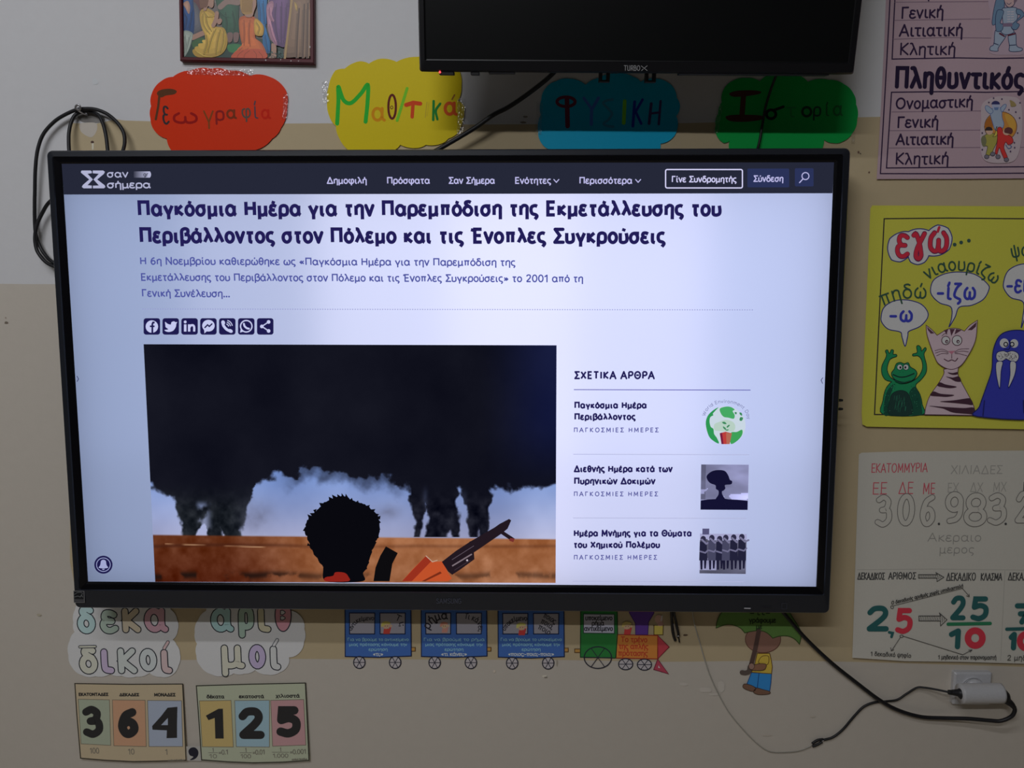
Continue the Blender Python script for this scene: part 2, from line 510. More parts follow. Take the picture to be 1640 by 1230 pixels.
def loft(name, loops, mat, parent=None, cap0=False, cap1=False, xf=None):
    """Rings of (x, z) points at depths y joined into one surface."""
    vs, fs = [], []
    n = len(loops[0][1])
    for y, ring in loops:
        vs += [Vector((x, y, z)) for x, z in ring]
    for k in range(len(loops) - 1):
        for i in range(n):
            j = (i + 1) % n
            fs.append([k * n + i, k * n + j, (k + 1) * n + j, (k + 1) * n + i])
    if cap0:
        fs.append(list(range(n)))
    if cap1:
        fs.append(list(range((len(loops) - 1) * n, len(loops) * n)))
    if xf is not None:
        vs = [xf @ v for v in vs]
    return mesh_obj(name, vs, fs, mat, parent)

def box(name, x0, x1, y0, y1, z0, z1, mat, parent=None, r=0.002, xf=None):
    r = min(r, (x1 - x0) * 0.3, (z1 - z0) * 0.3, (y1 - y0) * 0.4)
    return loft(name, [(y1, rrect(x0, x1, z0, z1, r, 3)), (y0 + r, rrect(x0, x1, z0, z1, r, 3)), (y0, rrect(x0 + r, x1 - r, z0 + r, z1 - r, r * 0.5, 3))], mat, parent, True, True, xf)

def tube(name, pts, rad, mat, parent=None, n=10, sm=8):
    """A round cable through 3-D points; rad may be a list (one radius per point)."""
    P = [Vector(p) for p in pts]
    Q, RR = [], []
    N = len(P)
    rl = rad if isinstance(rad, (list, tuple)) else [rad] * N
    for i in range(N - 1):
        p0 = P[i - 1] if i else P[0] * 2 - P[1]
        p3 = P[i + 2] if i + 2 < N else P[-1] * 2 - P[-2]
        p1, p2 = P[i], P[i + 1]
        for k in range(sm):
            t = k / sm
            Q.append(0.5 * ((2 * p1) + (p2 - p0) * t + (2 * p0 - 5 * p1 + 4 * p2 - p3) * t * t + (3 * p1 - p0 - 3 * p2 + p3) * t ** 3))
            RR.append(rl[i] * (1 - t) + rl[i + 1] * t)
    Q.append(P[-1]); RR.append(rl[-1])
    vs, fs = [], []
    nrm = None
    for i, q in enumerate(Q):
        d = (Q[min(i + 1, len(Q) - 1)] - Q[max(i - 1, 0)]).normalized()
        if nrm is None:
            nrm = d.cross(Vector((0.3, 1, 0.2))).normalized()
        nrm = (nrm - d * nrm.dot(d)).normalized()
        bn = d.cross(nrm)
        for k in range(n):
            a = 2 * math.pi * k / n
            vs.append(q + (nrm * math.cos(a) + bn * math.sin(a)) * RR[i])
    for i in range(len(Q) - 1):
        for k in range(n):
            l = (k + 1) % n
            fs.append([i * n + k, i * n + l, (i + 1) * n + l, (i + 1) * n + k])
    fs.append(list(range(n))); fs.append(list(range((len(Q) - 1) * n, len(Q) * n)))
    return mesh_obj(name, vs, fs, mat, parent, flat=False)

def pix_tube(name, pts, rad, mat, parent=None, n=10, sm=8):
    """Cable through photo pixels, each with its own distance from the wall: (px, py, metres off the wall)."""
    return tube(name, [at(p[0], p[1], YW - p[2]) for p in pts], rad, mat, parent, n, sm)
# ================================================================== THE WALL
K = 0.36                                   # how much of its colour a lit surface shows in the photo
d = Draw(YW, 0.0, step=6e-5)
WHITE = (0.80, 0.80, 0.82)
CREAM = (0.70, 0.64, 0.56)
big = [at(-900, -800, YW), at(2600, -800, YW), at(2600, 2100, YW), at(-900, 2100, YW)]
d.poly([(-900, -800), (2600, -800), (2600, 2100), (-900, 2100)], WHITE)
OLD = (0.66, 0.535, 0.335)
# pale cream lower coat, and an older, yellower coat left in the middle where the screen hangs
d.poly([(-900, 462), (0, 454.5), (40, 455), (300, 455.5), (1500, 455), (2600, 452), (2600, 2100), (-900, 2100)], CREAM)
d.poly([(130, 1056), (130, 990), (122, 950), (112, 900), (112, 455.5), (111, 300), (111, 205), (116, 197), (150, 199), (186, 191), (200, 193), (300, 196), (420, 198), (520, 197.5),
        (640, 198), (760, 199.5), (900, 198.5), (1000, 198), (1100, 197), (1250, 194), (1360, 191), (1372, 188), (1410, 187), (1500, 186), (2600, 180), (2600, 1074), (1640, 1068), (1370, 1060), (1250, 1058), (1060, 1060), (900, 1057), (600, 1056), (430, 1055), (300, 1057)], OLD)
tq = T(40, 160, 4.394)
d.poly(smooth(tq((370, 90), (500, 95), (560, 130), (540, 160), (420, 160), (380, 135)), True), C(92, 90, 88, K))       # bare dark smudge under the hook
d.poly(smooth(tq((385, 170), (430, 160), (500, 165), (505, 215), (470, 262), (420, 245), (390, 215)), True), C(140, 134, 126, K))
d.ell(*tq((474, 297))[0], 2.6, 2.2, C(60, 45, 40, K))
d.poly(tq((470, 305), (484, 305), (482, 350), (472, 350)), C(158, 150, 136, K))
# knocks, specks and chips
def speck(x, y, rx, ry, col, rot=0):
    d.poly(smooth([(x + rx * math.cos(a) * random.uniform(0.75, 1.2), y + ry * math.sin(a) * random.uniform(0.75, 1.2)) for a in [k * math.pi / 4 for k in range(8)]], True, 3), col)
for x, y, rx, ry, c in ((152, 131, 6, 5, (140, 142, 144)), (10, 517, 3.2, 2.2, (80, 72, 64)), (9, 509, 1.3, 1.2, (110, 100, 92)), (841, 187, 4, 1.6, (95, 90, 86)),
                        (838, 196, 5, 1.6, (92, 86, 80)), (1375, 244, 2, 2, (80, 62, 52)), (1392, 276, 1.6, 1.6, (80, 62, 52)), (1098, 1017, 4, 1.6, (66, 52, 40)),
                        (872, 1083, 4, 2.2, (150, 143, 132)), (874, 1085, 3, 1.2, (90, 84, 76)), (892, 1062, 1.2, 5, (112, 106, 96)), (1096, 1096, 7, 3, (137, 132, 125)),
                        (1130, 1105, 11, 4, (137, 132, 125)), (1155, 1100, 6, 8, (137, 132, 125)), (1145, 1112, 10, 2, (137, 132, 125)), (792, 1075, 2, 2.5, (146, 138, 126)),
                        (1302, 1148, 5, 1.2, (130, 124, 115)), (1378, 246, 1, 1, (60, 50, 45)), (62, 985, 4, 2, (124, 118, 104)), (1228, 1178, 8, 0.8, (131, 125, 116))):
    speck(x, y, rx, ry, C(*c, 0.33))
wall = d.build('wall_back', M_WALL)
wall['kind'] = 'structure'
wall['label'] = 'classroom wall painted white above and cream below'
wall['category'] = 'wall'

M_FLOOR, nt, b = new_mat('floor_tiles')
br = nt.nodes.new('ShaderNodeTexBrick'); br.offset = 0.0
br.inputs['Scale'].default_value = 1.0; br.inputs['Brick Width'].default_value = 0.33; br.inputs['Row Height'].default_value = 0.33; br.inputs['Mortar Size'].default_value = 0.004
br.inputs['Color1'].default_value = (0.66, 0.57, 0.44, 1); br.inputs['Color2'].default_value = (0.62, 0.54, 0.42, 1); br.inputs['Mortar'].default_value = (0.35, 0.31, 0.26, 1)
gg = nt.nodes.new('ShaderNodeNewGeometry'); nt.links.new(gg.outputs['Position'], br.inputs['Vector']); nt.links.new(br.outputs['Color'], b.inputs['Base Color'])
b.inputs['Roughness'].default_value = 0.45
fl = mesh_obj('floor', [(-3.5, -4.5, 0), (3.5, -4.5, 0), (3.5, YW, 0), (-3.5, YW, 0), (-3.5, -4.5, -0.05), (3.5, -4.5, -0.05), (3.5, YW, -0.05), (-3.5, YW, -0.05)],
              [[0, 1, 2, 3], [4, 5, 6, 7], [0, 1, 5, 4], [1, 2, 6, 5], [2, 3, 7, 6], [3, 0, 4, 7]], M_FLOOR)
fl['kind'] = 'structure'
fl['label'] = 'pale tiled classroom floor below the wall'
fl['category'] = 'floor'

# ================================================================== THE BIG SCREEN
TVX, ZB, ZT = 0.6335, ZC - 0.3894, ZC + 0.3652
tv = thing('television', (0, 0.03, ZB), 'large black flat screen switched on, showing a Greek web page about war', 'television')
def rr(ix, iz0, iz1, r):
    return rrect(-TVX + ix, TVX - ix, ZB + iz0, ZT - iz1, r, 5)
SX, SZ0, SZ1 = 0.0247, 0.0466, 0.0228      # bezel widths: side, below, above
loft('bezel', [(0.050, rr(0.004, 0.004, 0.004, 0.008)), (0.006, rr(0.0, 0.0, 0.0, 0.009)), (0.001, rr(0.0006, 0.0006, 0.0006, 0.009)), (-0.0015, rr(0.0024, 0.0024, 0.0024, 0.007)),
               (-0.0045, rr(0.0115, 0.033, 0.0105, 0.003)), (-0.0025, rr(0.0125, 0.034, 0.0115, 0.002))], M_BEZEL, tv)
loft('inner_border', [(-0.0025, rr(0.0125, 0.034, 0.0115, 0.002)), (-0.0012, rr(SX - 0.004, SZ0 - 0.004, SZ1 - 0.004, 0.001)), (0.0006, rr(SX - 0.0002, SZ0 - 0.0002, SZ1 - 0.0002, 0.0005))], M_INNER, tv)
loft('back_cover', [(0.050, rr(0.004, 0.004, 0.004, 0.008)), (0.056, rr(0.05, 0.05, 0.05, 0.01)), (0.070, rr(0.2, 0.18, 0.18, 0.01))], M_SHELL, tv, False, True)
box('wall_mount', -0.26, 0.26, 0.070, YW, ZC - 0.17, ZC + 0.17, M_SHELL, tv)

# ---- the page on the panel
S = Draw(0.0, 0.0, step=3e-6)
E = lambda r, g, b: (s2l(r), s2l(g), s2l(b))
PX = 1                                     # material slot of the picture elements
S.poly([(98.9, 262.0), (1335.6, 260.2), (1307.6, 939.6), (141.3, 931.3)], (0.93, 0.93, 0.93), 0)
S.step = 4e-6
HD = E(37, 40, 56)
S.poly([(98.7, 261.8), (1335.8, 260.0), (1333.4, 309.5), (102.2, 311.6)], HD, PX)
LT = E(188, 186, 232)
def stx(t, xl, xr, y, xh, wd, col, y2=None, gap=14, cap='f'):
    S.text(t, (xl, y - wd * 0.45), (xr, (y if y2 is None else y2) - wd * 0.45), xh, wd, col, gap, cap, PX)
# site logo: two facing sigma marks and two-line name
q = T(0, 0, 3.075)
LG = E(176, 178, 208)
q2 = T(40, 160, 4.394)
S.poly(q2((395, 500), (402, 497), (462, 497), (470, 503), (470, 516), (440, 520), (478, 560), (440, 600), (470, 603), (470, 622), (412, 622), (400, 612), (408, 598), (452, 560), (394, 512)), LG, PX)
S.poly(q2((477, 497), (550, 497), (562, 506), (556, 520), (508, 560), (560, 600), (566, 612), (556, 622), (478, 622), (478, 604), (520, 602), (482, 560), (520, 520), (477, 516)), LG, PX)
S.text('σαν', (171, 283.6), (206, 283.6), 7.2, 2.0, LG, 14, 'f', PX)
S.text('σήμερα', (171, 300.8), (242, 300.8), 7.4, 2.2, LG, 10, 'f', PX)
for i in range(12):                        # pill that fades from dark to pale
    a = i / 11
    S.poly([(212 + i * 2.35, 274.5), (214.4 + i * 2.35, 274.5), (214.4 + i * 2.35, 284.5), (212 + i * 2.35, 284.5)], tuple(HD[k] * (1 - a) + LG[k] * a for k in range(3)), PX)
S.poly(ellipse(239, 279.5, 3, 5, n=16), LG, PX)
S.text('gr', (229.5, 282), (238, 282), 4, 1.0, HD, 10, 'f', PX)
# menu
for t, a, b in (('Δημοφιλή', 523, 588), ('Πρόσφατα', 619, 689), ('Σαν Σήμερα', 718, 793), ('Ενότητες', 824, 883), ('Περισσότερα', 927, 1013)):
    stx(t, a, b, 294.6, 6.8, 1.9, LT)
for x in (891, 1022):
    S.stroke([(x - 4, 287.5), (x, 292), (x + 4, 287.5)], 1.5, LT, mat=PX)
S.stroke(rrect(1066, 1189, 271.5, 301.0, 2.5, 3), 1.9, E(214, 212, 248), closed=True, mat=PX)
stx('Γίνε Συνδρομητής', 1075, 1180, 292.2, 6.4, 1.8, E(205, 203, 242))
S.poly(rrect(1197, 1264, 270, 300, 2, 3), E(42, 50, 88), PX)
stx('Σύνδεση', 1206, 1255, 291.4, 6.5, 1.8, LT)
S.poly(rrect(1273, 1303, 269.5, 298.5, 2, 3), E(42, 50, 88), PX)
S.ring(1290, 282, 5.6, 5.6, 1.5, LT, PX)
S.stroke([(1286, 286.5), (1280.5, 292.5)], 1.6, LT, mat=PX)
# headline
NV = E(34, 29, 86)
stx('Παγκόσμια Ημέρα για την Παρεμπόδιση της Εκμετάλλευσης του', 219, 1156.5, 347.0, 15.2, 5.6, NV, 347.0, 20)
stx('Περιβάλλοντος στον Πόλεμο και τις Ένοπλες Συγκρούσεις', 222, 1067, 390.0, 15.2, 5.6, NV, 391.0, 20)
SB = E(78, 85, 160)
stx('Η 6η Νοεμβρίου καθιερώθηκε ως «Παγκόσμια Ημέρα για την Παρεμπόδιση της', 223.5, 826, 424.0, 7.7, 2.1, SB, 426.5)
stx('Εκμετάλλευσης του Περιβάλλοντος στον Πόλεμο και τις Ένοπλες Συγκρούσεις» το 2001 από τη', 225, 934.5, 450.0, 7.7, 2.1, SB, 452.5)
stx('Γενική Συνέλευση...', 226.5, 369, 475.5, 7.7, 2.1, SB, 476.5)
for i in range(245):
    x = 228 + i * 4.0
    S.poly([(x, 494.2 + i * 0.006), (x + 1.8, 494.2 + i * 0.006), (x + 1.8, 495.6 + i * 0.006), (x, 495.6 + i * 0.006)], E(150, 156, 205), PX, adv=False)
S.up(); S.up()
# share buttons
IC = E(30, 27, 78)
IW = E(196, 200, 238)
cx = [243.2, 273.4, 303.6, 333.8, 364.0, 394.4, 424.8]
for x in cx:
    S.poly(rrect(x - 13.2, x + 13.2, 509.6, 536.0, 4, 4), IC, PX)
x = cx[0]; S.ell(x, 523, 10, 10, IW, PX); S.stroke([(x + 4.5, 516.5), (x + 1.8, 516.6), (x + 0.8, 519), (x + 0.8, 533)], 3.0, IC, cap='f', mat=PX); S.stroke([(x - 3.2, 522.6), (x + 4.4, 522.6)], 2.6, IC, cap='f', mat=PX)
x = cx[1]; S.poly(smooth([(x - 10, 528.5), (x - 4, 527.5), (x - 8, 524), (x - 8.5, 521), (x - 9, 515.5), (x - 5, 518.5), (x, 519.8), (x + 1.2, 516.2), (x + 5, 514.6), (x + 8, 516), (x + 10.5, 515.8), (x + 9, 518.5), (x + 8, 524), (x + 4, 529.5), (x - 2, 531.6), (x - 7, 531)], True, 4), IW, PX)
x = cx[2]; S.poly([(x - 9, 519.5), (x - 5, 519.5), (x - 5, 531), (x - 9, 531)], IW, PX); S.ell(x - 7, 515.6, 2.3, 2.3, IW, PX); S.poly([(x - 2.6, 519.5), (x + 1.2, 519.5), (x + 1.2, 531), (x - 2.6, 531)], IW, PX); S.stroke(smooth([(x, 524), (x + 2, 521.2), (x + 6, 521.2), (x + 7.4, 524.5), (x + 7.4, 531)]), 3.4, IW, cap='f', mat=PX)
x = cx[3]; S.ell(x, 521.6, 10, 9.4, IW, PX); S.poly([(x - 7, 527), (x - 2, 530), (x - 6.4, 534)], IW, PX); S.stroke([(x - 5.6, 524.6), (x - 1.4, 520.2), (x + 1.4, 522.8), (x + 5.6, 518.8)], 2.2, IC, mat=PX)
x = cx[4]; S.stroke(smooth([(x - 7.5, 515.5), (x - 6, 521.5), (x - 1, 527.5), (x + 6, 531)]), 4.2, IW, mat=PX); S.ell(x - 6.6, 516.6, 3, 3.6, IW, PX, rot=-25); S.ell(x + 5, 530, 4, 2.8, IW, PX, rot=25)
for r_ in (4, 7, 10):
    S.stroke(ellipse(x - 2, 523, r_, r_, -75, -10, n=8), 1.4, IW, mat=PX)
x = cx[5]; S.ring(x, 522.5, 9.2, 9.2, 2.0, IW, PX); S.poly([(x - 8.6, 526), (x - 4, 531), (x - 10, 532.6)], IW, PX); S.stroke(smooth([(x - 3.8, 518.6), (x - 2.6, 522.5), (x + 1, 525.6), (x + 4.2, 526.4)]), 3.0, IW, mat=PX)
x = cx[6]; S.stroke([(x + 5.4, 515.6), (x - 5.4, 522.8), (x + 5.4, 530)], 1.8, IW, mat=PX)
for a_, b_ in ((x + 5.4, 515.6), (x - 5.4, 522.8), (x + 5.4, 530)):
    S.ell(a_, b_, 2.9, 2.9, IW, PX)
# side arrows and the bell
S.stroke([(123.4, 602.5), (125.8, 607), (123.6, 611)], 1.0, NV, mat=PX)
S.stroke([(1317.6, 605), (1315, 609), (1317.4, 614)], 1.0, NV, mat=PX)
S.ell(165.6, 904.4, 14.6, 14.4, E(28, 26, 74), PX, n=36)
S.ring(165.6, 904.4, 11.0, 10.8, 1.2, E(150, 156, 200), PX)
S.poly(smooth([(165.6, 896.4), (169.4, 898.4), (170.6, 905), (172.6, 909.6), (158.6, 909.6), (160.6, 905), (161.8, 898.4)], True, 4), E(160, 166, 208), PX)
S.poly(ellipse(165.6, 910.8, 2.2, 1.8, 0, 180, n=8), E(160, 166, 208), PX)
# side column
stx('ΣΧΕΤΙΚΑ ΑΡΘΡΑ', 919, 1049, 607.5, 7.7, 2.8, NV, gap=26)
S.stroke([(919, 624), (1202, 624.8)], 1.2, E(86, 84, 168), cap='f', mat=PX)
for t, a, b, y in (('Παγκόσμια Ημέρα', 919, 1036.5, 654.5), ('Περιβάλλοντος', 919, 1018.5, 673), ('Διεθνής Ημέρα κατά των', 918.5, 1077.5, 756.5), ('Πυρηνικών Δοκιμών', 918.5, 1050, 776),
                   ('Ημέρα Μνήμης για τα Θύματα', 918, 1108.5, 859.5), ('του Χημικού Πολέμου', 918, 1057.5, 878)):
    stx(t, a, b, y, 6.3, 2.7, NV, gap=22)
for xr, y in ((1055, 692.5), (1054, 795), (1052.5, 896.5)):
    stx('ΠΑΓΚΟΣΜΙΕΣ ΗΜΕΡΕΣ', 918.5, xr, y, 4.7, 1.35, E(90, 92, 158), gap=44)
for a, b, y in ((918, 1200, 727.5), (918, 1196, 829.5), (917, 1193, 931)):
    S.stroke([(a, y), (b, y + 0.8)], 0.9, E(178, 182, 216), cap='f', mat=PX)
# globe with a potted seedling
q = T(1110, 630, 12.3)
GR, GW = E(46, 150, 84), E(200, 214, 226)
S.poly(ellipse(*q((640, 630))[0], 32.0, 30.3, n=40), GW, PX)
S.poly(smooth(q((250, 600), (290, 440), (400, 330), (500, 275), (450, 330), (390, 400), (400, 430), (340, 470), (325, 560), (350, 660), (400, 700), (415, 800), (470, 880), (510, 985), (420, 950), (310, 840)), True, 4), GR, PX)
S.poly(smooth(q((530, 300), (640, 262), (740, 268), (820, 320), (780, 350), (820, 430), (800, 500), (700, 480), (600, 460), (540, 380)), True, 4), E(70, 168, 100), PX)
S.poly(smooth(q((420, 610), (520, 560), (640, 520), (780, 560), (830, 640), (800, 740), (640, 750), (500, 740), (420, 720)), True, 4), E(182, 206, 194), PX)
S.poly(smooth(q((740, 780), (860, 760), (960, 715), (975, 780), (940, 860), (850, 950), (740, 990)), True, 4), E(62, 160, 88), PX)
for a_ in (((570, 570), (620, 560), (660, 600), (610, 605)), ((660, 660), (700, 620), (725, 630), (680, 675)), ((590, 650), (640, 680), (650, 725), (600, 690)), ((650, 715), (700, 710), (690, 730), (650, 732)),
           ((915, 375), (960, 390), (965, 440), (925, 420)), ((930, 470), (985, 480), (960, 540), (915, 530)), ((820, 370), (860, 375), (850, 415), (825, 400))):
    S.poly(smooth(q(*a_), True, 3), E(60, 136, 92), PX)
S.poly(q((525, 785), (640, 755), (765, 785), (720, 1000), (560, 1000)), E(186, 62, 60), PX)
S.poly(q((525, 785), (570, 772), (600, 1000), (560, 1000)), E(120, 28, 62), PX)
S.poly(q((650, 775), (765, 785), (720, 1000), (660, 1000)), E(176, 104, 84), PX)
S.curve_text('World Environment Day', q((235, 450), (290, 330), (400, 240), (520, 195), (660, 190), (800, 210), (930, 270), (1030, 370), (1075, 510)), 3.6, 0.8, E(132, 138, 180), mat=PX)
# mushroom cloud picture
q = T(1110, 730, 6.145)
def ramp_grid(quad, rows, cols, fn):
    im = np.zeros((rows, cols, 3), dtype=np.float32)
    for j in range(rows):
        for i in range(cols):
            im[j, i] = fn((i + 0.5) / cols, (j + 0.5) / rows)
    S.grid(quad, im, PX)
rnd = np.random.RandomState(3)
def fbm(h, w_, cells, octs=5, seed=0, ax=1.0):
    r = np.random.RandomState(seed)
    out = np.zeros((h, w_)); amp, tot = 1.0, 0.0
    for o in range(octs):
        n = cells * 2 ** o
        gy, gx = int(n * h / w_) + 3, int(n * ax) + 3
        g = r.rand(gy, gx)
        y = np.linspace(0, gy - 2.001, h); x = np.linspace(0, gx - 2.001, w_)
        yi, xi = y.astype(int), x.astype(int)
        fy, fx = (y - yi)[:, None], (x - xi)[None, :]
        fy, fx = fy * fy * (3 - 2 * fy), fx * fx * (3 - 2 * fx)
        a = g[yi][:, xi]; b = g[yi][:, xi + 1]; c_ = g[yi + 1][:, xi]; e = g[yi + 1][:, xi + 1]
        out += amp * ((a * (1 - fx) + b * fx) * (1 - fy) + (c_ * (1 - fx) + e * fx) * fy)
        tot += amp; amp *= 0.5
    return out / tot
nz = fbm(40, 40, 3, 3, 5, 0.5)
def sky2(u, v):
    n = nz[int(v * 39.9), int(u * 39.9)]
    l = 104 + 60 * n + 34 * max(0, u - 0.35) - (24 if u < 0.1 else 0) + (56 if 0.55 < v + 0.1 * u < 0.86 and n > 0.45 else 0)
    return E(l * 0.93, l * 0.94, l * 1.2)
ramp_grid(q((80, 85), (548, 88), (538, 533), (73, 530)), 40, 40, sky2)
DK = E(20, 19, 50)
S.poly(q((75, 440), (140, 430), (230, 425), (300, 420), (350, 428), (430, 432), (538, 443), (536, 533), (73, 530)), DK, PX)
S.poly(smooth(q((135, 195), (180, 155), (240, 140), (310, 148), (345, 190), (362, 235), (384, 250), (375, 280), (315, 288), (318, 320), (300, 342), (285, 350), (288, 380), (310, 430), (225, 430), (248, 385), (250, 345), (225, 325), (220, 290), (170, 270), (140, 235)), True, 4), DK, PX)
# crowd picture
ramp_grid(q((68, 765), (528, 770), (518, 1163), (63, 1157)), 36, 36, lambda u, v: E(*[(176 if v < 0.12 + 0.1 * nz[int(u * 39), 5] else 60 + 70 * nz[int(v * 39), int(u * 39)] + (70 if v > 0.62 and nz[int(u * 39), 20] > 0.52 and v < 0.93 else 0)) * k for k in (0.94, 0.94, 1.16)]))
S.poly(q((92, 716), (160, 716), (158, 775), (92, 775)), E(84, 82, 120), PX)
for i, (xx, top, sk) in enumerate(((100, 790, 0), (185, 780, 1), (262, 790, 0), (322, 778, 1), (400, 775, 0), (480, 770, 0))):
    tone = E(*(70, 70, 96) if sk else (34, 34, 58))
    S.poly(q((xx - 34, top + 55), (xx + 34, top + 55), (xx + 42, 1030), (xx - 40, 1030)), tone, PX)
    S.poly(q((xx - 30, 1030), (xx - 6, 1030), (xx - 8, 1120), (xx - 26, 1120)), E(26, 25, 50), PX)
    S.poly(q((xx + 8, 1030), (xx + 32, 1030), (xx + 26, 1110), (xx + 10, 1110)), E(26, 25, 50), PX)
    S.ell(*q((xx, top + 30))[0], 4.4, 5.2, E(46, 44, 70), PX)
    S.stroke(q((xx - 14, top + 35), (xx + 30, top + 75), (xx + 66, top + 60)), 3.0, E(120, 118, 150), mat=PX)
    S.stroke(q((xx - 30, top + 150), (xx + 20, top + 165), (xx + 46, top + 140)), 2.4, E(112, 110, 142), mat=PX)

# the photograph of burning wells behind a boy's head
Wg, Hg = 420, 240
X = np.linspace(25, 1618, Wg)[None, :] + np.zeros((Hg, 1))
Y = np.linspace(28, 945, Hg)[:, None] + np.zeros((1, Wg))
n1, n2, n3, n4 = fbm(Hg, Wg, 6, 6, 11), fbm(Hg, Wg, 22, 5, 12), fbm(Hg, Wg, 4, 5, 13), fbm(Hg, Wg, 40, 4, 14)
n5, n6 = fbm(Hg, Wg, 34, 4, 15), fbm(Hg, Wg, 60, 3, 16)
def lin(img):
    v = np.clip(img, 0, 255) / 255.0
    return np.where(v <= 0.04045, v / 12.92, ((v + 0.055) / 1.055) ** 2.4)
def mixc(a, b, m):
    return a * (1 - m[..., None]) + b * m[..., None]
def sstep(e0, e1, v):
    t = np.clip((v - e0) / (e1 - e0), 0, 1)
    return t * t * (3 - 2 * t)
one = np.ones((Hg, Wg, 3))
g = np.clip((Y - 520) / 250, 0, 1)
sky = one * np.array([120, 148, 208.0]) * (1 - g[..., None]) + one * np.array([166, 170, 204.0]) * g[..., None]
sky = sky + ((n3 - 0.5) * 70)[..., None] + (sstep(1350, 1600, X) * 16)[..., None]
# underside of the smoke
xs = [25, 60, 150, 300, 440, 460, 620, 780, 900, 1050, 1120, 1250, 1400, 1500, 1620]
ys = [560, 575, 600, 610, 580, 562, 522, 520, 540, 560, 560, 600, 585, 575, 572]
edge = np.interp(X[0], xs, ys)[None, :] + (n2 - 0.5) * 120 + (n4 - 0.5) * 60
smoke = 1 - sstep(-14, 16, Y - edge)
haze = (1 - sstep(-10, 70, Y - edge)) * sstep(500, 650, X) * (1 - sstep(950, 1040, X)) * 0.6
# columns: (centre x at top, half width at top, centre x at the ground, half width at the ground)
for x0, h0, x1, h1 in ((265, 185, 172, 26), (300, 150, 270, 22), (330, 120, 345, 26), (250, 110, 298, 14), (1085, 42, 1070, 12), (1170, 70, 1140, 34), (1195, 30, 1178, 10), (1190, 50, 1220, 12), (1300, 70, 1290, 15), (1330, 56, 1328, 13)):
    t = np.clip((Y - 550) / 215, 0, 1)
    cxx = x0 + (x1 - x0) * t + (n1 - 0.5) * 50 + (n5 - 0.5) * 24
    hw = h0 + (h1 - h0) * t ** 0.75 + (n2 - 0.5) * 44 * (0.5 + 0.5 * (1 - t)) + (n6 - 0.5) * 40 * (0.4 + 0.6 * (1 - t))
    smoke = np.maximum(smoke, (1 - sstep(-5, 7, np.abs(X - cxx) - hw)) * (Y > 480) * (Y < 772))
smoke = np.maximum(smoke, haze)
thin = sstep(190, 215, X) * (1 - sstep(225, 270, X)) * sstep(625, 660, Y) * 0.75 * sstep(0.38, 0.6, n5) + np.exp(-(((X - 1255) / 16) ** 2 + ((Y - 625) / 26) ** 2)) * 0.5 * n5 + np.exp(-(((X - 1105) / 10) ** 2 + ((Y - 620) / 30) ** 2)) * 0.6 * n5
dark = one * np.array([17, 18, 29.0]) + ((n1 - 0.5) * 16)[..., None] + (sstep(1300, 1618, X) * (1 - sstep(300, 650, Y)))[..., None] * np.array([5, 9, 32.0]) + (sstep(300, 0, X) * 3)[..., None]
dark = dark + (sstep(540, 700, Y) * (X < 470))[..., None] * np.array([12, 15, 10.0]) + (sstep(560, 700, Y) * (n6 - 0.5) * 50)[..., None]
img = mixc(sky, dark, np.clip(smoke - thin, 0, 1))
puff = np.exp(-(((X - 430) / 60) ** 2 + ((Y - 690) / 60) ** 2)) * 0.55 + np.exp(-(((X - 950) / 45) ** 2 + ((Y - 675) / 28) ** 2)) * 0.5
img = mixc(img, one * np.array([84, 84, 104.0]), np.clip(puff * n2 * 1.9, 0, 1) * (Y < 765))
# desert
hor = 765 + (X - 60) * 0.008
gr_ = sstep(-3, 4, Y - hor)
side = sstep(300, 760, X)[..., None]
top_c, bot_c = np.array([106, 58, 36.0]) * (1 - side) + np.array([162, 104, 68.0]) * side, np.array([90, 42, 26.0]) * (1 - side) + np.array([156, 102, 70.0]) * side
gt = np.clip((Y - 770) / 175, 0, 1)[..., None]
ground = top_c * (1 - gt) + bot_c * gt + ((n4 - 0.5) * 44)[..., None] + (fbm(Hg, Wg, 5, 5, 21, 0.35) - 0.5)[..., None] * 50
band = np.exp(-((Y - (806 + (n1 - 0.5) * 14)) / 7) ** 2) * (0.6 - 0.3 * side[..., 0])
ground = mixc(ground, one * np.array([64, 30, 20.0]), band)
low = np.exp(-((Y - (922 + (n1 - 0.5) * 24)) / 13) ** 2) * sstep(0.42, 0.56, n2) * (1 - 0.55 * side[..., 0])
ground = mixc(ground, one * np.array([34, 20, 16.0]), np.clip(low, 0, 1))
road = np.exp(-((Y - (800 + (X - 80) * 0.03)) / 2.6) ** 2) * (X < 620) * (X > 70) * sstep(0.36, 0.5, fbm(Hg, Wg, 16, 2, 31))
ground = mixc(ground, one * np.array([196, 156, 120.0]), np.clip(road * 0.75, 0, 1))
img = mixc(img, ground, gr_)
S.grid([(230.0, 551.3), (891.4, 553.0), (889.8, 933.6), (248.6, 931.9)], lin(img), PX)
q = T(220, 540, 2.412)
BK = E(9, 9, 15)
head = q((646, 748), (655, 712), (672, 690), (694, 668), (722, 640), (758, 622), (800, 616), (845, 634), (886, 650), (918, 676), (936, 712), (934, 768), (916, 796), (900, 850), (888, 890), (872, 912), (870, 943), (730, 943), (716, 890), (690, 850), (668, 810), (656, 775))
hs = smooth(head, True, 6)
S.poly([(p[0] + (random.uniform(-1.0, 1.0) if p[1] < 912 else 0), p[1] + (random.uniform(-1.0, 1.0) if p[1] < 912 else 0)) for p in hs], BK, PX)
